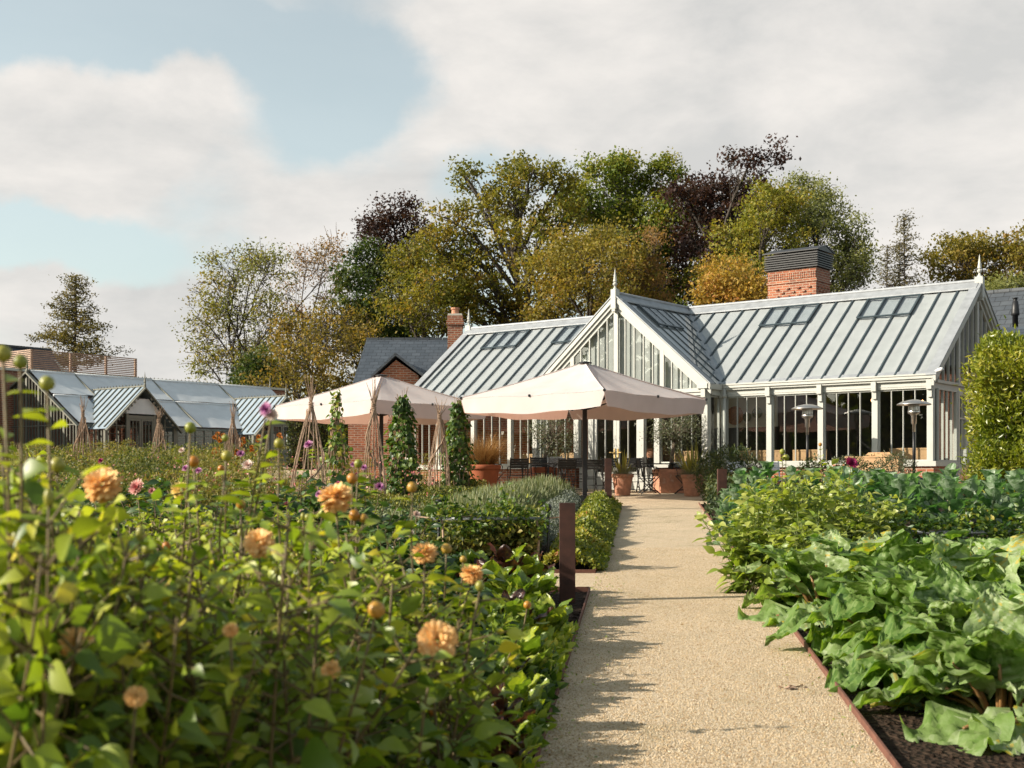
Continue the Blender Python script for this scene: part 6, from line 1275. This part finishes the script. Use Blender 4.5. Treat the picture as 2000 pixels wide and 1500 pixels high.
tags_l = [('lavender_bush', 'lavender bush nearest the camera in the grey green row', 915, 19.6, 966), ('lavender_bush', 'second lavender bush of the row, counting from the camera', 945, 21.2, 958), ('lavender_bush', 'third lavender bush of the row, left of the thyme band', 972, 22.8, 950), ('lavender_bush', 'fourth lavender bush of the row, below the left chairs', 1004, 24.4, 942), ('lavender_bush', 'fifth lavender bush of the row, below the parasol pole chairs', 1035, 25.9, 935), ('lavender_bush', 'last lavender bush of the row, tallest by the terrace', 1062, 27.2, 930), ('lavender_bush', 'low lavender bush left of the espalier post', 835, 17.2, 1002), ('lavender_bush', 'low lavender bush under the tallest green wigwam', 862, 19.0, 985)]
def lav_mesh(seed):
    rng = np.random.default_rng(seed); o = thing('lavender_bush', 'v', 'lavender'); n = 3400; q = inball(n, rng, .25); q[:, 2] = np.abs(q[:, 2]); c = q * np.array([.62, .62, .42]); b = MB()
    leaves(b, c, nrm(q * .5 + np.array([0, 0, 1.0]) + rng.normal(size=(n, 3)) * .25), rng.normal(size=(n, 3)), .16 * (.6 + .7 * rng.random(n)), .011, .05, .1, S3, 0, np.clip(rng.random(n) * .8 + .2 * q[:, 2], 0, 1)); b.build('foliage', G['lavender'], o); return o
lv = [lav_mesh(160), lav_mesh(161)]
for i, (nm, lab, px, d, yt_) in enumerate(tags_l):
    p = P(px, d); H = EYE + (YH - yt_) * d / F - p[2]; o = lv[i] if i < 2 else dup(lv[i % 2], p, i * 1.1, lab); o.location = tuple(p); o.scale = (1.1, 1.1, H / .52); o['label'] = lab; o['group'] = 'lavender row left of the path'
def border(x0, x1, d0, d1, n, seed, hlo, hhi, name, label, mat='border', L=.065, Wd=.03):
    mound(name, G[mat], lambda s, t: ((x0 + (x1 - x0) * s) * (d0 + (d1 - d0) * t) / 1000, d0 + (d1 - d0) * t), n, lambda x, y, s, t: hlo + (hhi - hlo) * lump(x, y, 1.5) * (.7 + .5 * lump(x, y, 3.7)), L, Wd, seed, .6, S3, label, .9)
border(-420, -190, 22.5, 46, 90000, 170, .30, 1.15, 'border_planting', 'mixed yellow green border plants in front of the greenhouse')
border(-200, -20, 23, 33, 42000, 171, .12, .42, 'border_planting', 'mixed low plants around the feet of the bean wigwams')
border(-420, -70, 15.2, 19.0, 26000, 172, .25, .6, 'ground_cover', 'grey green low herbs in the second bed on the left', 'lavender', .09, .02)
border(-70, 20, 15.1, 18.2, 15000, 173, .3, .62, 'ground_cover', 'leafy green cover under the espalier rail left of the path', 'border', .08, .05)
border(-420, -20, 8.6, 13.1, 24000, 174, .15, .5, 'ground_cover', 'low dark leaves beneath the dahlias', 'dahliadark', .10, .06)
mound('edge_foliage', G['dahlia'], lambda s, t: (EL(5.9 + 4.7 * t) - .03 - .5 * s, 5.9 + 4.7 * t), 6000, lambda x, y, s, t: (.05 + .26 * s) * (.5 + .8 * lump(x, y, 5)), .085, .05, 177, .4, LEAFP, 'low dark leaves covering the soil along the left path edging', 2)
border(150, 290, 23.0, 28.4, 9000, 176, .2, .6, 'ground_cover', 'dark low plants at the top of the right bed', 'yew', .08, .04)
# fennel and seed heads standing above the border
def fennel(seed):
    rng = np.random.default_rng(seed); o = thing('fennel', 'v', 'fennel'); st = MB(); um = MB(); lf = MB()
    for k in range(9):
        a = rng.random() * 6.28; r = .12 + .3 * rng.random(); h = .7 + .35 * rng.random(); tip = np.array([cos(a) * r, sin(a) * r, h]); st.tube([(0, 0, 0), tip * np.array([.4, .4, .6]), tip], [.008, .006, .003], 5)
        for j in range(9):
            e = tip + np.array([rng.normal() * .07, rng.normal() * .07, .03 + .05 * rng.random()]); st.tube([tip, e], .002, 3, cap=False); m = 9; leaves(um, e + rng.normal(size=(m, 3)) * np.array([.02, .02, .008]), rdir(m, rng), np.array([0, 0, 1.]) + rng.normal(size=(m, 3)) * .3, .022, .016, 0, 0, S3, 0, rng.random(m))
    m = 900; t = rng.random(m); a = rng.random(m) * 6.28; c = np.stack([np.cos(a) * (.06 + .3 * t * rng.random(m)), np.sin(a) * (.06 + .3 * t * rng.random(m)), .1 + .7 * t], 1); leaves(lf, c, rdir(m, rng) + np.array([0, 0, .4]), rdir(m, rng), .09, .008, .1, 0, S3, 0, rng.random(m))
    st.build('stem', STEMG, o, True); um.build('flower_head', G['fennel'], o); lf.build('foliage', G['fennel'], o); return o
fv = [fennel(210), fennel(211)]
for i, (px, d, s, lab) in enumerate([(205, 31, 1.15, 'yellow fennel between the first two bare wigwams, under the porch'), (245, 33, 1.2, 'tall yellow fennel in front of the porch brick plinth'), (330, 30, 1.0, 'yellow fennel right of the wigwam before the porch doors'), (385, 29, 1.0, 'yellow fennel between the second and third bare wigwams'), (520, 29, 1.1, 'yellow fennel right of the third bare wigwam'), (555, 27, .95, 'yellow fennel left of the splayed leaning wigwam'), (95, 30, 1.1, 'yellow fennel near the left edge before the greenhouse end wall'), (635, 29.5, 1.1, 'yellow fennel behind the splayed leaning wigwam'), (705, 31, 1.0, 'yellow fennel left of the tall middle wigwam'), (828, 31, .95, 'yellow fennel between the tallest green wigwam and its bare neighbour'), (270, 27, .9, 'lower yellow fennel in front of the porch doors'), (440, 26.5, .95, 'yellow fennel at the foot of the third bare wigwam')]):
    o = fv[i] if i < 2 else dup(fv[i % 2], (0, 0, 0), 0, ''); o.location = tuple(P(px, d)); o.rotation_euler = (0, 0, i * 1.9); o.scale = (s, s, s); o['label'] = lab; o['group'] = 'yellow fennel among the wigwams'
rng = np.random.default_rng(212); n = 900; s_ = rng.random(n); dd_ = 22.5 + 16 * rng.random(n) ** 1.3; xx = (-420 + 360 * s_) * dd_ / 1000; b = MB(); quads(b, np.stack([xx, dd_, np.array([gz(y) for y in dd_]) + .45 + .55 * rng.random(n)], 1), .028, rng, rng.random(n)); tag(b.build('coneflowers', FL['pink']), 'dusky pink coneflower heads dotted through the far border', kind='stuff')
# espaliers
def espalier(label, pxa, pxb, d, yrail, seed, balls):
    rng = np.random.default_rng(seed); A, B_ = P(pxa, d), P(pxb, d); z = EYE + (YH - yrail) * d / F - A[2]; o = thing('apple_espalier', label, 'espalier', A, 0, 'step over apple espaliers'); w_ = B_[0] - A[0]
    b = MB(); b.tube([(0, 0, z), (w_, 0, z)], .020, 7); b.build('rail', M['lead'], o, True)
    for px, top in balls:
        x = (px - pxa) * d / F; b = MB(); h = EYE + (YH - top) * d / F - A[2]; b.tube([(x, 0, -.05), (x, 0, h - .04)], .017, 7); b.lathe([(.0, h - .05), (.03, h - .035), (.042, h), (.03, h + .035), (0, h + .045)], 12, (x, 0, 0)); b.build('post', M['black'], o, True)
    b = MB()
    for x in np.linspace(w_ * .1, w_ * .9, max(2, int(w_ / .8))):
        b.tube([(x, 0, 0), (x + .02, 0, z * .6), (x, 0, z - .02)], [.022, .018, .014], 6); b.tube([(x - .35, .01, z + .03), (x, .01, z - .01), (x + .35, -.01, z + .03)], [.007, .013, .007], 5)
    b.build('trunk', M['twig'], o, True)
    m = int(700 * w_); xs_ = rng.random(m) * w_; cc = np.stack([xs_, rng.normal(size=m) * .10, z + .02 + rng.normal(size=m) * .10 + .08 * np.sin(xs_ * 9)], 1); b = MB(); leaves(b, cc, rdir(m, rng, -.3) + np.array([0, 0, .3]), rdir(m, rng) + np.array([0, 0, 1]), .07, .038, .2, .2, LEAFP, 0, rng.random(m)); b.build('foliage', G['bean'], o)
espalier('step over apple espalier on a rail with ball topped post beside the near rusty post', 840, 1072, 15.2, 1013, 180, [(1071, 991), (857, 982)])
espalier('step over apple espalier low at the left edge above the gravel side path', 40, 330, 21.6, 966, 181, [(105, 960), (320, 962)])
espalier('step over apple espalier half hidden between the rhubarb and the cabbage row', 1740, 2080, 13.6, 1040, 182, [(1900, 1020)])
# rust coloured sunflowers in front of the greenhouse
for k, (px, py) in enumerate([(424, 846), (436, 849), (474, 856), (505, 852), (430, 872), (418, 877), (545, 848), (462, 880), (492, 872)]):
    d = 33.0 + (k % 3); p = P(px, d); z = EYE + (YH - py) * d / F - p[2]; rng = np.random.default_rng(190 + k); o = thing('rudbeckia', ['rust orange flower stem highest at the left of the group before the second porch', 'rust orange flower stem close beside the highest left one', 'single bright rust flower on a bare stem left of the second porch', 'rust flower stem just under the second porch roof', 'low rust flower clump left of the third wigwam', 'lowest leftmost rust flower of the group', 'rust flower furthest right by the second porch doors', 'low rust flower seen through the third wigwam canes', 'rust flower right behind the third wigwam'][k], 'flower', p, 0, 'rust orange flowers in front of the greenhouse')
    b = MB(); b.tube([(0, 0, 0), (.02, 0, z * .5), (0, 0, z)], .010, 5); b.build('stem', STEMG, o)
    for j in range(2 if k % 2 else 3):
        e = np.array([rng.normal() * .07 * (j > 0), rng.normal() * .05, z - .02 - .09 * j]); f = flower_mesh('open', 'sun', .075, rng, 1.0); f.xf(np.eye(3), e); f.build('flower', FL['sun'], o)
        if j: b = MB(); b.tube([(0, 0, z * .7), e], .006, 4); b.build('stem', STEMG, o)
    b = MB(); n = 24; t = rng.random(n); c = np.stack([0 * t, 0 * t, z * (.15 + .7 * t)], 1); leaves(b, c, rdir(n, rng), rdir(n, rng) + np.array([0, 0, 1]), .16, .08); b.build('leaf', G['border'], o)
rng = np.random.default_rng(199); n = 130; yy = 6.6 + 19 * rng.random(n) ** 1.4; sd_ = rng.random(n); sd_ = np.where(rng.random(n) < .7, sd_ ** 3, sd_); xx = EL(yy) + .05 + (ER(yy) - EL(yy) - .1) * sd_; b = MB()
leaves(b, np.stack([xx, yy, [gz(y) + .018 for y in yy]], 1), rdir(n, rng) * np.array([1, 1, .15]), np.array([0, 0, 1.]) + rng.normal(size=(n, 3)) * .25, .018 + .022 * rng.random(n), .012); tag(b.build('scattered_leaves', TM['leafbrown']), 'scattered small fallen leaves on the gravel path', kind='stuff')
n = 420; yy = 6.3 + 10 * rng.random(n); side = rng.random(n) < .6; xx = np.where(side, EL(yy) + .02 + .35 * rng.random(n) ** 2, ER(yy) - .03 - .3 * rng.random(n) ** 2.5); b = MB()
leaves(b, np.stack([xx, yy, [gz(y) + .01 for y in yy]], 1), rdir(n, rng, .1), rdir(n, rng) + np.array([0, 0, 1.]), .012 + .018 * rng.random(n), .009); tag(b.build('path_weeds', G['dahlialight']), 'tiny green weeds sprouting along the path edges', kind='stuff')
for o in list(bpy.data.objects):
    for k_ in ('taken', 'lab'):
        if k_ in o: del o[k_]
# bits on the ground
b = MB(); rng = np.random.default_rng(200); c = np.array([P(1549, 8.35, .014)]) + rng.normal(size=(26, 3)) * np.array([.035, .03, .004]); leaves(b, c, rdir(26, rng) * np.array([1, 1, .2]), np.array([0, 0, 1.]) + rng.normal(size=(26, 3)) * .3, .045, .03); tag(b.build('leaf_litter', M['twig']), 'small dark scrap of dead leaves lying on the gravel path', 'leaf litter')
b = MB(); blade(b, P(1700, 7.75, .03), (1, -.1, .05), np.array([0, -.3, 1.]), .34, .16, sh_ch, .1, .5, .03, rng, 10, 7, .99); o = b.build('fallen_leaf', G['rhubarb'], None, True); tag(o, 'withered yellow leaf lying on the soil at the edging below the rhubarb', 'fallen leaf')
n = 5200; yy = 5.8 + 6 * rng.random(n) ** 1.5; xx = np.where(rng.random(n) < .5, ER(yy) + .03 + rng.random(n) * 2.0, EL(yy) - .02 - rng.random(n) * .5); b = MB()
zz = np.array([gz(y) for y in yy]); sz = .006 + .016 * rng.random(n) ** 3
oc = np.array([[1, 0, 0], [-1, 0, 0], [0, 1, 0], [0, -1, 0], [0, 0, 1], [0, 0, -1.]]); of = np.array([[0, 2, 4], [2, 1, 4], [1, 3, 4], [3, 0, 4], [2, 0, 5], [1, 2, 5], [3, 1, 5], [0, 3, 5]])
def pebbles(name, x, y, z, s, mat, lab):
    n = len(x); v = oc[None] * s[:, None, None] * (.6 + .6 * rng.random((n, 6, 1))) * np.array([1, 1, .65]) + np.stack([x, y, z], 1)[:, None]
    b = MB(); b.add(v.reshape(-1, 3), (np.arange(n)[:, None, None] * 6 + of[None]).reshape(-1, 3), 0, np.repeat(rng.random(n), 8)); return tag(b.build(name, mat, None, True), lab, kind='stuff')
pebbles('soil_crumbs', xx, yy, zz + sz * .2, sz, M['soil'], 'crumbs of dark soil in the beds')
n = 60000; yy = 6.0 + 12 * rng.random(n) ** 1.7; xx = EL(yy) + .02 + (ER(yy) - EL(yy) - .04) * rng.random(n); sz = .0028 + .0035 * rng.random(n) ** 2
GS = leafmat('gravel_stone', [(.24, .15, .08), (.44, .31, .17), (.60, .46, .28), (.72, .63, .48)], .0, .85, .2)
pebbles('gravel_stones', xx, yy, np.array([gz(y) for y in yy]) + .010, sz, GS, 'loose buff stones on the gravel path')
